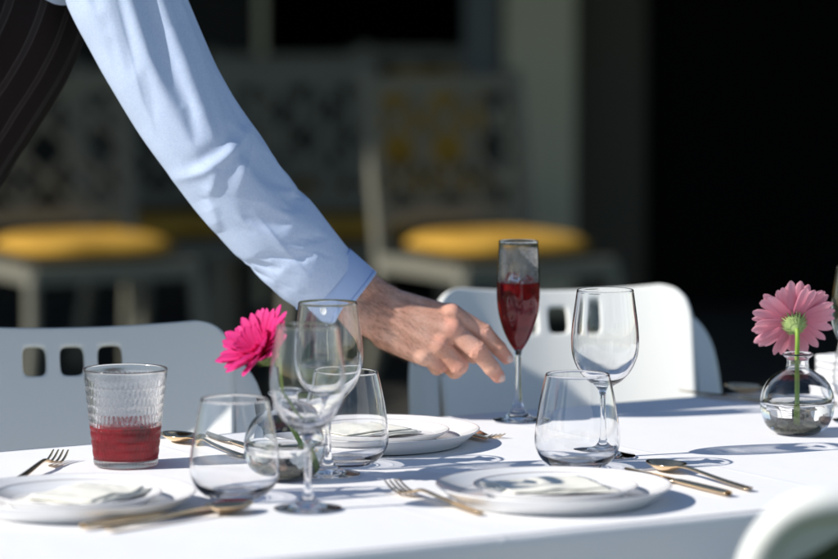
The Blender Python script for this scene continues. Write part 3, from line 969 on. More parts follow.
def white_chair(loc, rz, label, pad=False, wide=1.0):
    t = empty('white_chair', loc, rz, label=label, cat='chair', group='white moulded plastic chairs around the table')
    t.scale = (wide, 1, 1)
    m = M['plastic']
    o = obj('backrest', chair_back(pad), m, t)
    s = o.modifiers.new('solid', 'SOLIDIFY'); s.thickness = .013; s.offset = -1
    subsurf(o, 2)
    # seat
    V = []
    nx, ny = 13, 12
    for j in range(ny):
        v = j / (ny - 1)
        for i in range(nx):
            u = i / (nx - 1) * 2 - 1
            w = .205 - .02 * v - .02 * max(0, (.25 - v) / .25) ** 2
            V.append((u * w, -.25 + .365 * v, .445 - .012 * math.cos(u * 1.4) * math.sin(min(1, v * 1.1) * math.pi) - .03 * max(0, (.2 - v) / .2) ** 2))
    F = [(j * nx + i, j * nx + i + 1, (j + 1) * nx + i + 1, (j + 1) * nx + i) for j in range(ny - 1) for i in range(nx - 1)]
    so = obj('seat', (np.array(V), F), m, t)
    s = so.modifiers.new('solid', 'SOLIDIFY'); s.thickness = .014; s.offset = -1
    subsurf(so, 1)
    for sx in (-1, 1):
        # rear leg that runs up the side of the back as a flange
        zs = np.array([.822, .812, .78, .70, .60, .48, .36, .24, .12, .005])
        V = []
        for z in zs:
            k = (.822 - z) / .82
            x0 = .194 + .040 * k + (.004 if z > .8 else .012)
            yb = back_surface(.190, max(z, .44)) + .012 + max(0, .44 - z) * .32
            wd = (.016 if z > .818 else .034 if z > .8 else .055) * (1 - .15 * k)
            for q in (0, .5, 1):
                V.append((sx * (x0 - .006 + .85 * wd * q), yb - .004 + .45 * wd * q * q, z))
        F = []
        for i in range(len(zs) - 1):
            for j in range(2):
                f = (i * 3 + j, i * 3 + j + 1, (i + 1) * 3 + j + 1, (i + 1) * 3 + j)
                F.append(f if sx < 0 else f[::-1])
        lo = obj('rear_leg', (np.array(V), F), m, t)
        s = lo.modifiers.new('solid', 'SOLIDIFY'); s.thickness = .012; s.offset = 0
        subsurf(lo, 2)
        lf = obj('front_leg', ribbon([(0, 0, .024, 0, .02), (.02, 0, .024, 0, .02), (.2, .012, .021, 0, .018), (.42, .03, .016, 0, .014), (.428, .03, .013, 0, .012)], 10), m, t, True, (sx * .165, -.215, .434), (0, R(90), 0))
        lf.scale = (1, sx if sx > 0 else -1, 1)
        lf.rotation_euler = (0, R(90), R(0))
    if pad:
        # dark green padded panel set into the rear of the back
        V = []
        nx, nz = 16, 14
        for j in range(nz):
            z = .47 + (.850 - .47) * j / (nz - 1)
            dz = max(0, z - .80)
            w = .190 - .05 + math.sqrt(max(0, .05 ** 2 - dz * dz))
            for i in range(nx):
                x = (i / (nx - 1) * 2 - 1) * w
                edge = min(1, min(1 - abs(i / (nx - 1) * 2 - 1), min(j, nz - 1 - j) / (nz - 1) * 2) * 6)
                V.append((x, back_surface(x, z) + .0135 + .007 * edge, z))
        F = [(j * nx + i, (j + 1) * nx + i, (j + 1) * nx + i + 1, j * nx + i + 1) for j in range(nz - 1) for i in range(nx - 1)]
        po = obj('back_pad', (np.array(V), F), M['greenpad'], t)
        po['label'] = 'dark green padded panel in the back of the chair'
        fr = [(-.236, .50), (-.243, .62), (-.248, .74), (-.249, .80), (-.243, .840), (-.222, .866), (-.18, .874), (-.09, .868), (0, .864), (.09, .868), (.18, .874), (.222, .866), (.243, .840), (.249, .80), (.248, .74), (.243, .62), (.236, .50)]
        obj('back_frame', tube(catmull([(x * .83, back_surface(x * .83, z) + .006, z) for x, z in fr], 6), .0155, 14), m, t)
        s = po.modifiers.new('solid', 'SOLIDIFY'); s.thickness = .006; s.offset = -1
    return t

def chair_at(a_, c_, flip, label, turn=0.0, **k):
    p = T(a_, c_, 0.001)
    return white_chair(p, TA + (math.pi if flip else 0) + turn, label, **k)
chair_at(-.110, .90, False, 'white plastic chair behind the red tumbler, mostly in shade', R(-20), wide=1.0)
chair_at(.715, 1.00, False, 'white plastic chair behind the flute, right half sunlit', R(-20), wide=.92)
chair_at(.012, -.405, True, 'white plastic chair with green back pad cut by the lower right corner', pad=True)

# ------------------------------------------------------------------ the waiter
M['skin'] = mat('skin', (0.56, 0.30, 0.20), 0.48, spec=0.4)
def skin_nodes():
    m = M['skin']
    N, L, b_ = nodes(m)
    b_.inputs['Subsurface Weight'].default_value = 0.18
    b_.inputs['Subsurface Radius'].default_value = (0.006, 0.002, 0.001)
    b_.inputs['Subsurface Scale'].default_value = 0.6
    tc = N.new('ShaderNodeTexCoord')
    def nz(scale, detail, c1, c2, lo, hi):
        n = N.new('ShaderNodeTexNoise'); n.inputs['Scale'].default_value = scale; n.inputs['Detail'].default_value = detail
        L.new(tc.outputs['Object'], n.inputs['Vector'])
        cr = N.new('ShaderNodeValToRGB')
        cr.color_ramp.elements[0].position = lo; cr.color_ramp.elements[1].position = hi
        cr.color_ramp.elements[0].color = (*c1, 1); cr.color_ramp.elements[1].color = (*c2, 1)
        L.new(n.outputs[0], cr.inputs[0])
        return cr.outputs[0]
    base = nz(34, 4, (0.66, 0.345, 0.245), (0.80, 0.480, 0.365), .36, .66)
    spots = nz(330, 3, (0.80, 0.68, 0.60), (1, 1, 1), .34, .50)
    mul = N.new('ShaderNodeMix'); mul.data_type = 'RGBA'; mul.blend_type = 'MULTIPLY'; mul.inputs['Factor'].default_value = .5
    L.new(base, mul.inputs['A']); L.new(spots, mul.inputs['B'])
    at = N.new('ShaderNodeAttribute'); at.attribute_name = 'flush'
    mx = N.new('ShaderNodeMix'); mx.data_type = 'RGBA'
    mx.inputs['B'].default_value = (0.68, 0.29, 0.23, 1)
    L.new(at.outputs['Fac'], mx.inputs['Factor']); L.new(mul.outputs['Result'], mx.inputs['A'])
    L.new(mx.outputs['Result'], b_.inputs['Base Color'])
    add_bump(m, 420, .35, .0006, 3)
    add_bump(m, 700, .35, .0004, 2, kind='voronoi', stretch=(1, 1, 1.6))
skin_nodes()
M['nail'] = mat('fingernail', (0.74, 0.50, 0.43), 0.2, spec=0.6)
M['hair'] = mat('dark_hair', (0.035, 0.02, 0.012), 0.5)
M['armhair'] = mat('brown_arm_hair', (0.12, 0.06, 0.03), 0.5)
M['shirt'] = mat('light_blue_cotton', (0.44, 0.57, 0.82), 0.85, spec=0.12)
add_noise_color(M['shirt'], (0.52, 0.625, 0.835), (0.60, 0.70, 0.885), 420, 3, lo=.32, hi=.68)
add_bump(M['shirt'], 1500, .25, .0003, 2)
add_bump(M['shirt'], 30, .22, .003, 5)
M['cuff'] = mat('cuff_cotton', (0.44, 0.565, 0.83), 0.85, spec=0.12)
add_bump(M['cuff'], 1300, .35, .0003, 2)
M['thread'] = mat('blue_thread', (0.26, 0.38, 0.70), 0.8)
M['button'] = mat('pearl_button', (0.75, 0.78, 0.82), 0.25)
M['trousers'] = mat('black_trousers', (0.015, 0.014, 0.014), 0.9, spec=0.1)
M['shoe'] = mat('black_leather', (0.012, 0.012, 0.012), 0.3)
M['eye'] = mat('eye', (0.75, 0.72, 0.7), 0.15)
def waistcoat_mat():
    m = mat('pinstripe_wool', (0.016, 0.011, 0.010), 0.9, spec=0.12)
    N, L, b_ = nodes(m)
    tc = N.new('ShaderNodeTexCoord'); sx = N.new('ShaderNodeSeparateXYZ'); L.new(tc.outputs['Object'], sx.inputs[0])
    ad = N.new('ShaderNodeMath'); ad.operation = 'MULTIPLY_ADD'; ad.inputs[1].default_value = .8
    L.new(sx.outputs['Y'], ad.inputs[0]); L.new(sx.outputs['X'], ad.inputs[2])
    nz = N.new('ShaderNodeTexNoise'); nz.inputs['Scale'].default_value = 7; L.new(tc.outputs['Object'], nz.inputs['Vector'])
    wob = N.new('ShaderNodeMath'); wob.operation = 'MULTIPLY_ADD'; wob.inputs[1].default_value = .018
    L.new(nz.outputs[0], wob.inputs[0]); L.new(ad.outputs[0], wob.inputs[2])
    sc = N.new('ShaderNodeMath'); sc.operation = 'MULTIPLY'; sc.inputs[1].default_value = 1 / .062; L.new(wob.outputs[0], sc.inputs[0])
    fr = N.new('ShaderNodeMath'); fr.operation = 'FRACT'; L.new(sc.outputs[0], fr.inputs[0])
    cr = N.new('ShaderNodeValToRGB'); L.new(fr.outputs[0], cr.inputs[0])
    e = cr.color_ramp.elements
    dk, lt, md = (0.015, 0.0105, 0.0095, 1), (0.050, 0.042, 0.040, 1), (0.027, 0.021, 0.020, 1)
    e[0].position = 0; e[0].color = dk
    e[1].position = 1; e[1].color = dk
    for p, c in ((.38, dk), (.42, lt), (.46, md), (.58, md), (.62, lt), (.66, dk)):
        x = e.new(p); x.color = c
    L.new(cr.outputs[0], b_.inputs['Base Color'])
    add_bump(m, 900, .3, .0004, 2)
    add_bump(m, 14, .35, .006, 3)
    return m
M['waistcoat'] = waistcoat_mat()

# ---- signed distance helpers and a surface-nets mesher
def rcone(P, a, b_, r1, r2):
    a = np.asarray(a, np.float32); b_ = np.asarray(b_, np.float32)
    ba = b_ - a
    pa = P - a
    h = np.clip((pa @ ba) / np.float32(np.dot(ba, ba)), 0, 1)
    d = np.sqrt(((pa - h[..., None] * ba) ** 2).sum(-1))
    return d - (r1 + (r2 - r1) * h)

def ellip(P, c, r, Rm=None):
    q = P - np.asarray(c, np.float32)
    if Rm is not None: q = q @ np.asarray(Rm, np.float32)
    r = np.asarray(r, np.float32)
    k0 = np.sqrt(((q / r) ** 2).sum(-1)); k1 = np.sqrt(((q / (r * r)) ** 2).sum(-1)) + 1e-9
    return k0 * (k0 - 1) / k1

def smin(a, b_, k):
    h = np.clip(.5 + .5 * (b_ - a) / k, 0, 1)
    return b_ + (a - b_) * h - k * h * (1 - h)

def smax(a, b_, k):
    return -smin(-a, -b_, k)

def sdf_grid(lo, hi, vox):
    lo = np.asarray(lo, float); n = np.ceil((np.asarray(hi) - lo) / vox).astype(int) + 1
    ax = [(lo[i] + vox * np.arange(n[i])).astype(np.float32) for i in range(3)]
    return np.stack(np.meshgrid(*ax, indexing='ij'), -1)

def surface_nets(D, lo, vox):
    D = D.astype(np.float32)
    s = D < 0
    n = np.array(D.shape)
    cs = np.zeros(n - 1, np.uint8)
    for dx in (0, 1):
        for dy in (0, 1):
            for dz in (0, 1):
                cs += s[dx:n[0] - 1 + dx, dy:n[1] - 1 + dy, dz:n[2] - 1 + dz]
    cells = np.argwhere((cs > 0) & (cs < 8))
    idx = -np.ones(n - 1, np.int64)
    idx[tuple(cells.T)] = np.arange(len(cells))
    acc = np.zeros((len(cells), 3)); cnt = np.zeros(len(cells))
    corners = [np.array(c) for c in ((0, 0, 0), (1, 0, 0), (0, 1, 0), (1, 1, 0), (0, 0, 1), (1, 0, 1), (0, 1, 1), (1, 1, 1))]
    for i in range(8):
        for ax in range(3):
            if corners[i][ax]: continue
            c0 = corners[i]; c1 = c0.copy(); c1[ax] = 1
            a = D[tuple((cells + c0).T)]; b_ = D[tuple((cells + c1).T)]
            m = (a < 0) != (b_ < 0)
            t = np.where(m, a / np.where(np.abs(a - b_) < 1e-12, 1, a - b_), 0)
            p = np.repeat(c0[None, :].astype(float), len(cells), 0); p[:, ax] = t
            acc[m] += p[m]; cnt[m] += 1
    V = np.asarray(lo) + (cells + acc / np.maximum(cnt, 1)[:, None]) * vox
    F = []
    for ax in range(3):
        o1, o2 = [(1, 2), (2, 0), (0, 1)][ax]
        sl0 = [slice(1, None)] * 3; sl1 = [slice(1, None)] * 3
        A = np.argwhere(s != np.roll(s, -1, ax))
        A = A[(A[:, ax] < n[ax] - 1) & (A[:, o1] > 0) & (A[:, o2] > 0) & (A[:, o1] < n[o1] - 1) & (A[:, o2] < n[o2] - 1)]
        if not len(A): continue
        def off(d1, d2):
            q = A.copy(); q[:, o1] += d1; q[:, o2] += d2
            return idx[tuple(q.T)]
        quad = np.stack([off(-1, -1), off(0, -1), off(0, 0), off(-1, 0)], 1)
        flip = ~s[tuple(A.T)]
        quad[flip] = quad[flip][:, ::-1]
        F.append(quad[(quad >= 0).all(1)])
    return V, np.vstack(F)

def smooth_mesh(V, F, it=2, lam=.5):
    F = np.asarray(F)
    E_ = np.vstack([F[:, [0, 1]], F[:, [1, 2]], F[:, [2, 3]], F[:, [3, 0]]])
    deg = np.bincount(E_.ravel(), minlength=len(V)).astype(float)
    for k in range(it * 2):
        S = np.zeros_like(V)
        for a in range(3):
            S[:, a] = np.bincount(E_[:, 0], V[E_[:, 1], a], len(V)) + np.bincount(E_[:, 1], V[E_[:, 0], a], len(V))
        V = V + (lam if k % 2 == 0 else -lam * 1.03) * (S / np.maximum(deg, 1)[:, None] - V)
    return V

# The arm reaches in the plane y = 4.56; AX turns a sketch (u to the right, v down, in 1/788 m) of that plane into metres
S_ = 788.0
def AX(u, v, dy=0.0, y0=4.57):
    k = (y0 + dy) / y0
    return np.array([(u - 419) / S_ * k, y0 + dy, 1.36 - (v + 56) / S_ * k])

def hand_sdf(P):
    px = 1 / S_
    def cap(a, b_, r1, r2): return rcone(P, AX(*a), AX(*b_), r1 * px, r2 * px)
    palm = cap((318, 262, 0), (384, 299, .004), 24, 15)
    palm = smin(palm, cap((322, 285, 0), (372, 321, 0), 22, 17), .008)
    mets = [((383, 300, .004), (450, 316, .008), 14.5, 11.0), ((378, 307, -.004), (450, 331, -.006), 15, 11.5), ((374, 314, -.006), (438, 346, -.010), 15, 10.8), ((370, 321, -.004), (423, 355, -.006), 15, 10.5)]
    for m in mets: palm = smin(palm, cap(*m), .007)
    palm = smin(palm, cap((398, 318, .016), (438, 336, .018), 17, 15), .008)
    palm = smin(palm, cap((385, 335, .008), (418, 351, .010), 15, 13.5), .008)
    # knuckles and tendons
    for c, r in (((451, 315, -.0005), 10.4), ((453, 329, -.0105), 9.6), ((440, 345, -.0145), 9.2), ((424, 356, -.0100), 8.8)):
        palm = smin(palm, cap(c, (c[0] + 1, c[1], c[2]), r, r), .006)
    for a, b_ in (((390, 302, -.0125), (447, 316, -.0085)), ((386, 308, -.0195), (447, 329, -.0172)), ((382, 316, -.0215), (434, 343, -.0198))):
        palm = smin(palm, cap(a, b_, 2.6, 3.0), .006)
    fingers = [
        ([(451, 314, .008), (484, 333, .011), (499, 349, .014), (507, 358.3, .016)], [10.6, 9.0, 7.8, 6.8]),
        ([(452, 331, -.006), (478, 351, -.010), (492, 368.5, -.004), (498.5, 377.0, .000)], [10.8, 9.3, 8.1, 7.1]),
        ([(440, 346, -.010), (459, 366, -.006), (455, 371, .020), (446, 366, .034)], [10.4, 9.3, 8.4, 7.4]),
        ([(425, 356, -.006), (441, 364.5, -.002), (437, 368, .018), (430, 362, .030)], [9.6, 8.3, 7.6, 6.6]),
        ([(396, 308, .022), (432, 327, .042), (458, 345, .046), (474, 356, .044)], [14, 11.5, 10.0, 8.5]),
    ]
    out = palm
    for k, (J, r) in enumerate(fingers):
        f = None
        for i in range(3):
            c = cap(J[i], J[i + 1], r[i], r[i + 1])
            f = c if f is None else smin(f, c, .0025)
        if k < 4:
            # knuckle swelling and the skin folds over the middle and end joints
            for jn, amp, wid in ((1, .00050, 6.5), (2, .00028, 3.6)):
                a, c, b_ = AX(*J[jn - 1]), AX(*J[jn]), AX(*J[jn + 1])
                t = (b_ - a) / np.linalg.norm(b_ - a)
                q = P - c.astype(np.float32)
                sx = (q @ t.astype(np.float32)) * S_
                dors = np.clip(-q[..., 1] / .006 + .2, 0, 1) if k in (0, 1) else np.clip(-q[..., 1] / .006 + .6, 0, 1)
                w = np.exp(-(sx / wid) ** 2)
                f = f - w * dors * (.0007 if jn == 1 else .0002) + amp * w * dors * np.cos((sx + 1.6 * np.sin(q[..., 2] * 420 + k) + 1.1 * np.sin(q[..., 0] * 900)) * (2 * math.pi / (4.3 if jn == 1 else 3.2)) + .8)
        out = np.minimum(out, smin(palm, f, .0040)) if k else smin(palm, f, .0040)
    return out

def build_hand():
    vox = .0012
    lo, hi = AX(312, 392, -.060), AX(520, 250, .075)
    lo, hi = np.minimum(lo, hi), np.maximum(lo, hi)
    G = sdf_grid(lo, hi, vox)
    D = np.empty(G.shape[:3], np.float32)
    step = 24
    for i in range(0, G.shape[0], step):
        D[i:i + step] = hand_sdf(G[i:i + step])
    V, F = surface_nets(D, lo, vox)
    V = smooth_mesh(V, F, 1)
    fl = np.zeros(len(V))
    for c, r, w in (((505, 358, .012), 9, .7), ((498, 377, -.004), 9, .7), ((484, 333, .004), 8, .45), ((478, 350, -.016), 8, .5), ((452, 328, -.018), 9, .6), ((456, 308, 0), 8, .5), ((440, 345, -.02), 8, .5), ((459, 368, -.012), 10, .55), ((441, 366, -.008), 9, .55), ((465, 340, -.01), 9, .25)):
        d = np.linalg.norm(V - AX(*c), axis=1) * S_
        fl = np.maximum(fl, w * np.exp(-(d / r) ** 2))
    return V, F, fl

hV, hF, hflush = build_hand()

PER = Vector((-0.86, 4.70, 0.0))            # between his feet
waiter = empty('person', PER, 0, label='waiter in light blue shirt and dark pinstriped waistcoat reaching toward the flute', cat='person')
def local(V): return np.asarray(V, float) - np.array(PER)

# ---- body: head, neck, trunk core, left hand and the right hand in one mesh
HIP = np.array([-.775, 4.69, .95]); CHEST = np.array([-.565, 4.675, 1.285]); NECK = np.array([-.495, 4.68, 1.45]); HEAD = np.array([-.425, 4.675, 1.585])
RSH = np.array([-.440, 4.545, 1.375]); LSH = np.array([-.67, 4.83, 1.295])
LELB = np.array([-.87, 4.92, 1.06]); LWR = np.array([-.80, 4.93, .84])
AXIS = (CHEST - HIP) / np.linalg.norm(CHEST - HIP)
def head_sdf(P):
    fx = np.array([.86, -.06, -.30]); fx /= np.linalg.norm(fx)           # where he looks: down along the table
    up = np.array([0, 0, 1.0]); up = up - fx * np.dot(up, fx); up /= np.linalg.norm(up)
    sd = np.cross(up, fx)
    Rm = np.stack([fx, sd, up], 1)
    def at(a, b_, c): return HEAD + fx * a + sd * b_ + up * c
    d = ellip(P, at(-.012, 0, .025), (.098, .076, .105), Rm)
    d = smin(d, ellip(P, at(.028, 0, -.040), (.062, .058, .078), Rm), .03)
    d = smin(d, rcone(P, at(.050, 0, -.085), at(.066, 0, -.095), .026, .020), .02)
    d = smin(d, rcone(P, at(.086, 0, .018), at(.112, 0, -.022), .008, .0145), .008)
    for s in (-1, 1):
        d = smin(d, rcone(P, at(.104, s * .010, -.024), at(.098, s * .013, -.024), .008, .008), .006)
        d = smax(d, -ellip(P, at(.094, s * .032, .012), (.020, .020, .012), Rm), .012)
        d = smin(d, rcone(P, at(.083, s * .018, .028), at(.074, s * .050, .026), .008, .007), .008)
        d = smin(d, ellip(P, at(.078, s * .032, .010), (.0155, .0155, .0155), Rm), .003)
        d = smin(d, ellip(P, at(-.006, s * .080, -.002), (.020, .008, .034), Rm), .006)
    d = smin(d, rcone(P, at(.090, -.020, -.057), at(.090, .020, -.057), .0065, .0065), .005)
    d = smin(d, rcone(P, at(.088, -.016, -.068), at(.088, .016, -.068), .0075, .0075), .004)
    d = smin(d, rcone(P, NECK - np.array([.01, 0, .04]), at(-.030, 0, -.050), .060, .056), .03)
    return d, at, Rm
def mesh_sdf(fn, lo, hi, vox, it=2):
    lo, hi = np.asarray(lo, float), np.asarray(hi, float)
    G = sdf_grid(lo, hi, vox)
    D = np.empty(G.shape[:3], np.float32)
    for i in range(0, G.shape[0], 20):
        D[i:i + 20] = fn(G[i:i + 20])
    V, F = surface_nets(D, lo, vox)
    return smooth_mesh(V, F, it), F
hdV, hdF = mesh_sdf(lambda P: head_sdf(P)[0], HEAD - .20, HEAD + .17, .004)
def left_hand(P):
    d = rcone(P, LELB, LWR, .040, .028)
    k = LWR + np.array([.020, -.005, -.085])
    d = smin(d, rcone(P, LWR, k, .029, .034), .02)
    o = d
    for i in range(4):
        y = (i - 1.5) * .021
        a = k + np.array([.004 * i, y, -.005]); b_ = a + np.array([.012, 0, -.036 - .004 * (i in (1, 2))]); c = b_ + np.array([-.010, 0, -.030])
        f = smin(rcone(P, a, b_, .0105, .0095), rcone(P, b_, c, .0095, .0078), .003)
        o = np.minimum(o, smin(d, f, .006))
    t = LWR + np.array([.028, -.020, -.025])
    f = smin(rcone(P, t, t + np.array([.030, -.022, -.035]), .014, .011), rcone(P, t + np.array([.030, -.022, -.035]), t + np.array([.030, -.020, -.065]), .011, .009), .004)
    return np.minimum(o, smin(d, f, .006))
lhV, lhF = mesh_sdf(left_hand, LWR + np.array([-.07, -.07, -.20]), LWR + np.array([.10, .07, .10]), .003)
def core(P):
    d = rcone(P, HIP, CHEST, .115, .125)
    d = smin(d, rcone(P, CHEST, NECK, .10, .055), .05)
    d = smin(d, rcone(P, RSH, AX(212, 146, -.03), .045, .040), .04)
    d = smin(d, rcone(P, AX(212, 146, -.03), AX(340, 285, 0), .036, .027), .02)
    d = smin(d, rcone(P, LSH, LELB, .045, .038), .04)
    d = smin(d, rcone(P, LELB, LWR, .038, .028), .02)
    return d
coV, coF = mesh_sdf(core, (-.97, 4.42, .75), (-.05, 5.05, 1.55), .009)
bV, bF = join([(hdV, hdF.tolist()), (lhV, lhF.tolist()), (coV, coF.tolist()), (hV, hF.tolist())])
bm_ = mesh('body', local(bV), bF, M['skin'])
at_ = bm_.attributes.new('flush', 'FLOAT', 'POINT')
at_.data.foreach_set('value', np.concatenate([np.zeros(len(bV) - len(hV)), hflush]))
body = obj('body', bm_, parent=waiter)

def nail(c, t, n, w, l):
    c, t, n = np.array(c), np.array(t, float), np.array(n, float)
    t /= np.linalg.norm(t); n -= t * np.dot(n, t); n /= np.linalg.norm(n)
    sd = np.cross(t, n)
    V = []
    for i in range(9):
        u = i / 8
        hw = w / 2 * (1 - max(0, (u - .7) / .3) ** 2 * .45) * (1 - max(0, (.25 - u) / .25) ** 2 * .35)
        for j in range(9):
            v = j / 4 - 1
            V.append(c + t * (u - .5) * l + sd * hw * v + n * (-.0028 * v * v * (w / .011) - .0006 * (2 * u - 1) ** 2))
    return np.array(V), grid_faces(9, 9)
def add_nail(tip, prev, n, r):
    t = AX(*tip) - AX(*prev); t /= np.linalg.norm(t)
    n = np.array(n, float); n -= t * np.dot(n, t); n /= np.linalg.norm(n)
    c = AX(*tip) + t * .0012 + n * (r / S_ + .0002)
    V, F = nail(c, t, n, .0120, .0125)
    o = obj('fingernail', (local(V), F), M['nail'], waiter)
    md = o.modifiers.new('solid', 'SOLIDIFY'); md.thickness = .0007; md.offset = 1
add_nail((507, 358.3, .016), (499, 349, .014), (.40, -.86, .22), 6.8)
add_nail((498.5, 377.0, .000), (492, 368.5, -.004), (.40, -.88, .14), 7.1)

def arm_hair():
    pr = random.Random(5)
    Fq = np.asarray(hF)
    C = hV[Fq].mean(1)
    Nn = np.cross(hV[Fq[:, 1]] - hV[Fq[:, 0]], hV[Fq[:, 2]] - hV[Fq[:, 0]])
    Nn /= np.linalg.norm(Nn, axis=1)[:, None] + 1e-12
    u = C[:, 0] * S_ + 419; 
    V, F = [], []
    ids = np.nonzero((u > 345) & (u < 446) & ((Nn[:, 1] < .15) | (Nn[:, 2] > .5)))[0]
    flow = np.array([.80, 0, -.55])
    for _ in range(2600):
        k = ids[pr.randrange(len(ids))]
        dens = 1.0 if u[k] < 392 else .42 if u[k] < 420 else .15
        if pr.random() > dens: continue
        n = Nn[k]; t = flow + np.array([pr.uniform(-.35, .35), pr.uniform(-.3, .3), pr.uniform(-.35, .35)])
        t -= n * np.dot(t, n); t /= np.linalg.norm(t)
        L_ = pr.uniform(.006, .011)
        p0 = C[k]; p1 = p0 + n * L_ * .28 + t * L_ * .5; p2 = p0 + n * L_ * pr.uniform(.28, .5) + t * L_
        sd = np.cross(n, t) * .00010; hn = n * .00010
        b0 = len(V)
        V += [p0 + sd, p0 - sd, p0 + hn, p1 + sd * .8, p1 - sd * .8, p1 + hn * .8, p2]
        F += [(b0, b0 + 1, b0 + 4, b0 + 3), (b0 + 1, b0 + 2, b0 + 5, b0 + 4), (b0 + 2, b0, b0 + 3, b0 + 5), (b0 + 3, b0 + 4, b0 + 6), (b0 + 4, b0 + 5, b0 + 6), (b0 + 5, b0 + 3, b0 + 6)]
    o = obj('arm_hair', (local(V), F), M['armhair'], waiter)
    o['kind'] = 'stuff'
arm_hair()

# ---- right sleeve: a fine tube with its folds modelled
CL = [(92, -78, -.030), (112, -40, -.034), (130, 0, -.036), (170, 80, -.038), (212, 146, -.034), (255, 203, -.024), (281, 234, -.016), (308, 265, -.008), (328, 283, -.003)]
HW = [57, 58, 57, 52.5, 50, 47, 45.5, 42.5, 38.5]
def sleeve_sim(nu=112, nv=84, extra=.003, frames=24, bend=1.2):
    """Lets a slightly too long cotton tube settle over an arm and returns the settled surface."""
    C0 = catmull(np.array(CL, float), 40)
    W0 = catmull(np.array([(w, 0) for w in HW], float), 40)[:, 0]
    kp = (4.57 + C0[:, 2]) / 4.57
    P = np.stack([(C0[:, 0] - 419) / S_ * kp, 4.57 + C0[:, 2], 1.36 - (C0[:, 1] + 56) / S_ * kp], 1)
    W0 = W0 * kp
    L_ = np.concatenate([[0], np.cumsum(np.linalg.norm(np.diff(P, axis=0), axis=1))])
    s = np.linspace(0, L_[-1], nu)
    P = np.stack([np.interp(s, L_, P[:, k]) for k in range(3)], 1)
    Wd = np.interp(s, L_, W0) / S_
    Tg = np.gradient(P, axis=0); Tg /= np.linalg.norm(Tg, axis=1)[:, None]
    A = np.cross(Tg, np.array([0, 1.0, 0])); A /= np.linalg.norm(A, axis=1)[:, None]     # towards upper right or lower left
    B = np.cross(Tg, A)
    ph = np.linspace(0, 2 * math.pi, nv, endpoint=False)
    # start longer: stretch everything away from the cuff along the arm
    f = (L_[-1] - s) / L_[-1]
    ext = extra * np.clip((.60 - s / L_[-1]) / (.60 - .44), 0, 1)
    start = P - Tg[0] * 0
    d0 = np.array([P[0] - P[len(P) // 2]]); d0 /= np.linalg.norm(d0)
    start = P + d0 * ext[:, None]
    pr = random.Random(3)
    def surf(Pc, w):
        return (Pc[:, None, :] + w[:, None, None] * (np.cos(ph)[None, :, None] * A[:, None, :] + .95 * np.sin(ph)[None, :, None] * B[:, None, :]))
    V0 = surf(start, Wd); V1 = surf(P, Wd)
    jit = np.array([[.0012 * noise.noise((i * .11, math.cos(a) * 1.5, math.sin(a) * 1.5)) for a in ph] for i in range(nu)])
    V0 = V0 + jit[..., None] * (V0 - start[:, None, :]) / Wd[:, None, None]
    GF = grid_faces(nu, nv, wrap_v=True)
    Vf = V0.reshape(-1, 3); n_ = np.cross(Vf[GF[0][1]] - Vf[GF[0][0]], Vf[GF[0][2]] - Vf[GF[0][0]])
    if np.dot(n_, Vf[GF[0][0]] - start[0]) < 0: GF = [f[::-1] for f in GF]
    me = mesh('sleeve', Vf, GF, None)
    o = bpy.data.objects.new('sleeve_rest', me); COL.objects.link(o)
    o.shape_key_add(name='Basis')
    k = o.shape_key_add(name='set')
    k.data.foreach_set('co', V1.reshape(-1))
    k.value = 0; k.keyframe_insert('value', frame=1)
    k.value = 1; k.keyframe_insert('value', frame=int(frames * .55))
    vg = o.vertex_groups.new(name='pin')
    for i in range(nu):
        u_ = s[i] / L_[-1]
        w_ = 1.0 if i < 3 or i >= nu - 3 else .06 * min(1, max(0, (.44 - u_) / .1)) if u_ < .44 else .3 * max(0, (u_ - .60) / (1 - .60)) ** 1.5
        if w_ > 0: vg.add([i * nv + j for j in range(nv)], w_, 'REPLACE')
    
    # arm inside
    up = np.array([.6, 0, .8]) * .012
    arm_pts = np.vstack([P[:1] + d0 * .06, P]) + up
    ar = np.concatenate([[.050], np.interp(np.linspace(0, 1, nu), [0, .25, .5, .62, .85, 1], [.050, .046, .042, .041, .034, .030])])
    V, F = tube(arm_pts[::4], ar[::4], 20)
    c_ = V[:20].mean(0); n_ = np.cross(V[F[0][1]] - V[F[0][0]], V[F[0][2]] - V[F[0][0]])
    if np.dot(n_, V[F[0][0]] - c_) < 0: F = [f[::-1] for f in F]
    co = obj('arm_rest', (V, F))
    co.modifiers.new('c', 'COLLISION')
    co.collision.thickness_outer = .003; co.collision.cloth_friction = 8
    md = o.modifiers.new('cloth', 'CLOTH')
    st = md.settings
    st.quality = 7; st.mass = .18
    st.tension_stiffness = 40; st.compression_stiffness = 40; st.shear_stiffness = 10; st.bending_stiffness = bend
    st.tension_damping = 12; st.compression_damping = 12; st.shear_damping = 8; st.bending_damping = .5
    st.air_damping = 2.0
    st.effector_weights.gravity = .12
    st.use_pressure = True; st.uniform_pressure_force = .3
    st.vertex_group_mass = 'pin'
    md.collision_settings.distance_min = .002
    md.collision_settings.use_self_collision = False
    md.point_cache.frame_start = 1; md.point_cache.frame_end = frames
    for fr in range(1, frames + 1):
        SC.frame_set(fr)
    dg = bpy.context.evaluated_depsgraph_get()
    ev = o.evaluated_get(dg).to_mesh()
    X = np.empty(len(ev.vertices) * 3); ev.vertices.foreach_get('co', X)
    SC.frame_set(1)
    bpy.data.objects.remove(o); bpy.data.objects.remove(co)
    return X.reshape(-1, 3), GF
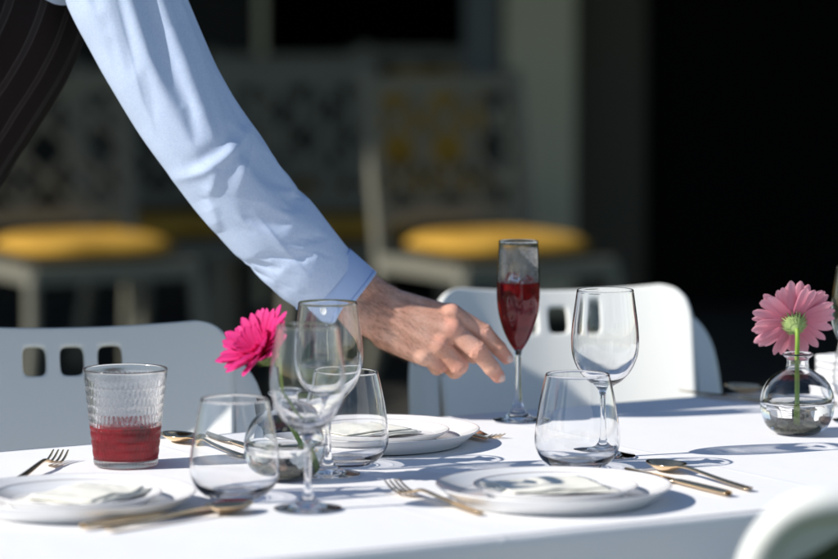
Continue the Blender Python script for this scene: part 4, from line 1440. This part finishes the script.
FOLDS = [  # pressed lines and seams: points, height, width on either side (in sketch units), crisp
    ([(182, 24), (193, 68), (201, 97), (209, 126), (216, 152)], 2.6, 8, 14, 1),
    ([(252, 118), (246, 132), (235, 146), (220, 160), (204, 170), (188, 175), (168, 179)], 3.6, 6, 9, 1),
    ([(238, 128), (221, 146), (203, 158), (184, 169)], -2.4, 9, 9, 0),
    ([(251, 124), (250, 145), (247, 162), (241, 180), (233, 197)], 2.8, 5, 10, 1),
    ([(217, 167), (213, 184), (207, 199)], 2.6, 5, 8, 1),
    ([(208, 197), (214, 212), (220, 232)], 2.2, 5, 10, 1),
    ([(251, 208), (281, 245), (313, 281)], 1.0, 2.2, 5, 1),
    ([(116, -20), (116, 0), (122.6, 27), (131.6, 59), (142, 98), (150, 117), (158, 140)], .9, 2.2, 6, 1),
]
def poly_dist(U, Vv, pts):
    best = np.full(U.shape, 1e9); sgn = np.zeros(U.shape); tt = np.zeros(U.shape)
    tot = 0; segs = []
    for a, b_ in zip(pts[:-1], pts[1:]):
        l = math.hypot(b_[0] - a[0], b_[1] - a[1]); segs.append((a, b_, tot, l)); tot += l
    for a, b_, t0, l in segs:
        dx, dy = (b_[0] - a[0]) / l, (b_[1] - a[1]) / l
        h = np.clip((U - a[0]) * dx + (Vv - a[1]) * dy, 0, l)
        ex, ey = U - a[0] - h * dx, Vv - a[1] - h * dy
        d = np.hypot(ex, ey)
        m = d < best
        best = np.where(m, d, best); sgn = np.where(m, np.sign(dx * (Vv - a[1]) - dy * (U - a[0])), sgn); tt = np.where(m, (t0 + h) / tot, tt)
    return best * np.where(sgn == 0, 1, sgn), tt


def crease(V, F, gain):
    """Adds the long pressed folds of the sleeve to its camera side, along the normals."""
    Fa = np.asarray(F)
    fn = np.cross(V[Fa[:, 2]] - V[Fa[:, 0]], V[Fa[:, 3]] - V[Fa[:, 1]])
    N_ = np.zeros_like(V)
    for k in range(4):
        for a in range(3): N_[:, a] += np.bincount(Fa[:, k], fn[:, a], len(V))
    N_ /= np.linalg.norm(N_, axis=1)[:, None] + 1e-12
    kq = 4.57 / V[:, 1]
    U = V[:, 0] * kq * S_ + 419; Vv = (1.36 - V[:, 2]) * kq * S_ - 56
    front = np.clip(-N_[:, 1] * 2.2 + .35, 0, 1)
    disp = np.zeros(len(V))
    for pts, hgt, wl, wr, sharp in FOLDS:
        d, tt = poly_dist(U, Vv, pts)
        x = np.abs(d) / np.where(d > 0, wr, wl)
        prof = (1 + (x / 1.25) ** 2) ** -1.6 if sharp else np.exp(-x * x)
        disp += hgt * prof * np.clip(np.minimum(tt, 1 - tt) * 3.2, 0, 1) ** .8
    return V + N_ * (disp * front * gain / S_)[:, None]

def sleeve():
    V, F = sleeve_sim()
    o0 = bpy.data.objects.new('sleeve_rest', mesh('sleeve_rest', V, F)); COL.objects.link(o0)
    subsurf(o0, 2)
    ev = o0.evaluated_get(bpy.context.evaluated_depsgraph_get()).to_mesh()
    X = np.empty(len(ev.vertices) * 3); ev.vertices.foreach_get('co', X); X = X.reshape(-1, 3)
    F2 = [tuple(p.vertices) for p in ev.polygons]
    bpy.data.objects.remove(o0)
    return crease(X, F2, 1.0), F2
sl = obj('sleeve', (lambda vf: (local(vf[0]), vf[1]))(sleeve()), M['shirt'], waiter)

def cuff():
    A = np.array([(322, 278, -.004), (330, 284.5, -.003), (338, 290, -.002), (346, 295.5, -.001), (353, 300.2, 0)], float)
    Wc = np.array([40.6, 40.2, 39.0, 37.8, 36.9])
    rows = []
    P = catmull(A, 8); Wq = catmull(np.stack([Wc, Wc], 1), 8)[:, 0]
    n = 160
    ph = np.linspace(0, 2 * math.pi, n, endpoint=False)
    d = np.array([.74, .67]); d /= np.linalg.norm(d)
    Np = np.array([-d[1], d[0]])
    def ring(p, w, k=0):
        wob = np.array([.8 * noise.noise((math.cos(a) * 1.2, math.sin(a) * 1.2, k * .05)) for a in ph])
        w = w + wob
        u = p[0] + w * np.cos(ph) * Np[0]; v = p[1] + w * np.cos(ph) * Np[1]
        # the edge is cut a little on the slant, longer below
        u = u + 2.0 * np.cos(ph) * d[0] * (k / 32); v = v + 2.0 * np.cos(ph) * d[1] * (k / 32)
        y = p[2] * S_ - w * .86 * np.sin(ph)
        return np.stack([(u - 419) / S_, 4.57 + y / S_, 1.36 - (v + 56) / S_], 1)
    rings = [ring(P[i], Wq[i], i) for i in range(len(P))]
    e = P[-1]
    rings.append(ring(e + np.array([.6, .5, 0]), Wq[-1] - .5, 32)); rings.append(ring(e + np.array([.6, .5, 0]), Wq[-1] - 1.6, 32))
    rings += [ring(P[i], Wq[i] - 2.4, i) for i in range(len(P) - 1, -1, -3)]
    V = np.vstack(rings)
    return (V, grid_faces(len(rings), n, wrap_v=True)), rings
(cv, cf), rings = cuff()
cu = obj('cuff', (local(cv), cf), M['cuff'], waiter)
for r_ in (rings[1], rings[29]):
    c0 = r_.mean(0)
    loop = np.vstack([c0 + (r_ - c0) * 1.004, (c0 + (r_ - c0) * 1.004)[:1]])
    obj('stitching', tube(local(loop), .00055, 5, cap=False), M['thread'], cu)
bt, bf_ = lathe(catmull([(0, .0012), (.003, .0012), (.0045, .0018), (.0055, .0016), (.0056, .0004), (.005, 0)], 4), 20)
bq = Vector((-.25, -.90, -.35)).to_track_quat('Z', 'Y')
k_ = int(160 * .14)
obj('button', (local((np.array(bt) @ np.array(bq.to_matrix()).T) + rings[18][int(160 * .135)]), bf_), M['button'], cu)

# ---- shirt trunk, left sleeve, collar
YW = np.array([0, 1.0, 0])
def trunk(P, g=0.0):
    fx = np.cross(YW, AXIS); fx /= np.linalg.norm(fx)
    if fx[0] < 0: fx = -fx
    Rm = np.stack([fx, YW, AXIS], 1)
    mid = HIP * .45 + CHEST * .55
    d = ellip(P, mid + fx * .002, (.130 + g, .172 + g, .27 + g), Rm)
    d = smin(d, ellip(P, CHEST + fx * .000 - AXIS * .02, (.128 + g, .175 + g, .165 + g), Rm), .05)
    d = smin(d, ellip(P, HIP + AXIS * .02, (.135 + g, .172 + g, .13 + g), Rm), .05)
    return d, fx, Rm
def shirt_sdf(P):
    d, fx, Rm = trunk(P)
    d = smin(d, rcone(P, RSH + np.array([-.02, .03, .0]), LSH + np.array([-.02, -.03, 0]), .072, .072), .05)
    d = smin(d, rcone(P, CHEST, NECK, .10, .066), .05)
    d = smin(d, rcone(P, RSH + np.array([0, .01, 0]), AX(101, -60, -.032), .084, .080), .03)
    d = smin(d, rcone(P, LSH, LELB, .072, .060), .035)
    d = smin(d, rcone(P, LELB, LWR + np.array([0, 0, .02]), .060, .042), .03)
    d = smin(d, rcone(P, NECK + np.array([-.004, 0, -.005]), NECK + np.array([.010, 0, .030]), .070, .066), .012)
    d = smax(d, (P @ np.array([.35, 0, .94], np.float32)) - np.float32(np.dot(NECK + np.array([.01, 0, .032]), [.35, 0, .94])), .006)
    return d
tV, tF = mesh_sdf(shirt_sdf, (-1.02, 4.40, .72), (-.24, 5.08, 1.60), .008)
obj('shirt', (local(tV), tF.tolist()), M['shirt'], waiter)

# ---- waistcoat with pinstripes that follow the trunk
def vest_sdf(P):
    d, fx, Rm = trunk(P, .012)
    q = P - HIP.astype(np.float32)
    h = q @ AXIS.astype(np.float32)
    f = q @ fx.astype(np.float32)
    d = smax(d, -(h + .17), .004)
    d = smax(d, h - (.56 - .30 * np.abs(q[..., 1])), .004)
    for c in (RSH, LSH):
        d = smax(d, -(rcone(P, c + np.array([0, -.10 * np.sign(4.68 - c[1]), 0]), c + np.array([0, .12 * np.sign(4.68 - c[1]), 0]), .078, .078)), .006)
    return d
vV, vF = mesh_sdf(vest_sdf, (-1.02, 4.44, .72), (-.30, 4.95, 1.50), .007)
vo = obj('waistcoat', mesh('waistcoat', np.zeros((0, 3)), []), parent=waiter)
fx_ = np.cross(YW, AXIS); fx_ = fx_ if fx_[0] > 0 else -fx_; fx_ /= np.linalg.norm(fx_)
Rv = np.stack([fx_, YW, AXIS], 1)
vo.data = mesh('waistcoat', (np.asarray(vV) - HIP) @ Rv, vF.tolist(), M['waistcoat'])
vo.matrix_local = Matrix.Translation(Vector(HIP) - PER) @ Matrix(Rv.tolist()).to_4x4()

# ---- trousers and shoes
def trouser_sdf(P):
    d = ellip(P, HIP + np.array([-.012, 0, -.03]), (.135, .170, .12))
    for s in (-1, 1):
        hp = HIP + np.array([-.01, s * .085, -.06]); kn = np.array([-.815 + .03 * s, 4.70 + s * .095, .50]); an = np.array([-.875 + .03 * s, 4.70 + s * .10, .085])
        d = smin(d, rcone(P, hp, kn, .095, .070), .03)
        d = smin(d, rcone(P, kn, an, .070, .056), .03)
    return smax(d, .045 - P[..., 2], .004)
qV, qF = mesh_sdf(trouser_sdf, (-1.07, 4.44, 0.0), (-.57, 4.98, 1.10), .009)
obj('trousers', (local(qV), qF.tolist()), M['trousers'], waiter)
for s in (-1, 1):
    an = np.array([-.875 + .03 * s, 4.70 + s * .10, 0])
    def shoe(P, an=an):
        d = ellip(P, an + np.array([-.01, 0, .045]), (.055, .042, .058))
        d = smin(d, rcone(P, an + np.array([.0, 0, .035]), an + np.array([.15, s * .012, .030]), .042, .036), .02)
        return smax(d, .002 - P[..., 2], .003)
    sV, sF = mesh_sdf(shoe, an + np.array([-.10, -.10, -.012]), an + np.array([.24, .10, .14]), .006)
    obj('shoe', (local(sV), sF.tolist()), M['shoe'], waiter)

def hair_sdf(P):
    d, at, Rm = head_sdf(P[:1, :1, :1])
    h = ellip(P, at(-.018, 0, .032), (.104, .083, .110), Rm)
    q = (P - HEAD.astype(np.float32)) @ Rm.astype(np.float32)
    h = smax(h, q[..., 0] * .75 - q[..., 2] - .004, .01)
    nzv = .004 * np.sin(P[..., 0] * 260) * np.sin(P[..., 1] * 300) * np.sin(P[..., 2] * 240)
    return h + nzv
rV, rF = mesh_sdf(hair_sdf, HEAD - .16, HEAD + .17, .005, 1)
obj('hair', (local(rV), rF.tolist()), M['hair'], waiter)
_, at_h, Rm_h = head_sdf(np.zeros((1, 1, 1, 3), np.float32))
for s in (-1, 1):
    V, F = lathe([(math.sin(t) * .0125, -math.cos(t) * .0125) for t in np.linspace(.02, math.pi - .02, 12)], 18)
    ey = obj('eye', (local(V + at_h(.0835, s * .032, .010)), F), M['eye'], waiter)
    V, F = lathe([(math.sin(t) * .0062, -math.cos(t) * .0062) for t in np.linspace(.02, math.pi - .02, 10)], 14)
    obj('iris', (local(V + at_h(.0905, s * .0325, .008)), F), M['hair'], ey)
    V, F = tube([at_h(.094 - abs(k) * .004, s * (.032 + k * .008), .030 - .002 * abs(k)) for k in (-2, -1, 0, 1, 2)], [.0015, .003, .0032, .0028, .0012], 8)
    obj('eyebrow', (local(V), F), M['hair'], waiter)

def glassy_shadows():
    for o in bpy.data.objects:
        if o.type != 'MESH': continue
        if o.data.materials and o.data.materials[0] in (M['glass'],):
            o.cycles.is_caustics_caster = True
        elif o.data.materials and o.data.materials[0] in (M['cloth'], M['plate'], M['napkin'], M['rim']):
            o.cycles.is_caustics_receiver = True
glassy_shadows()
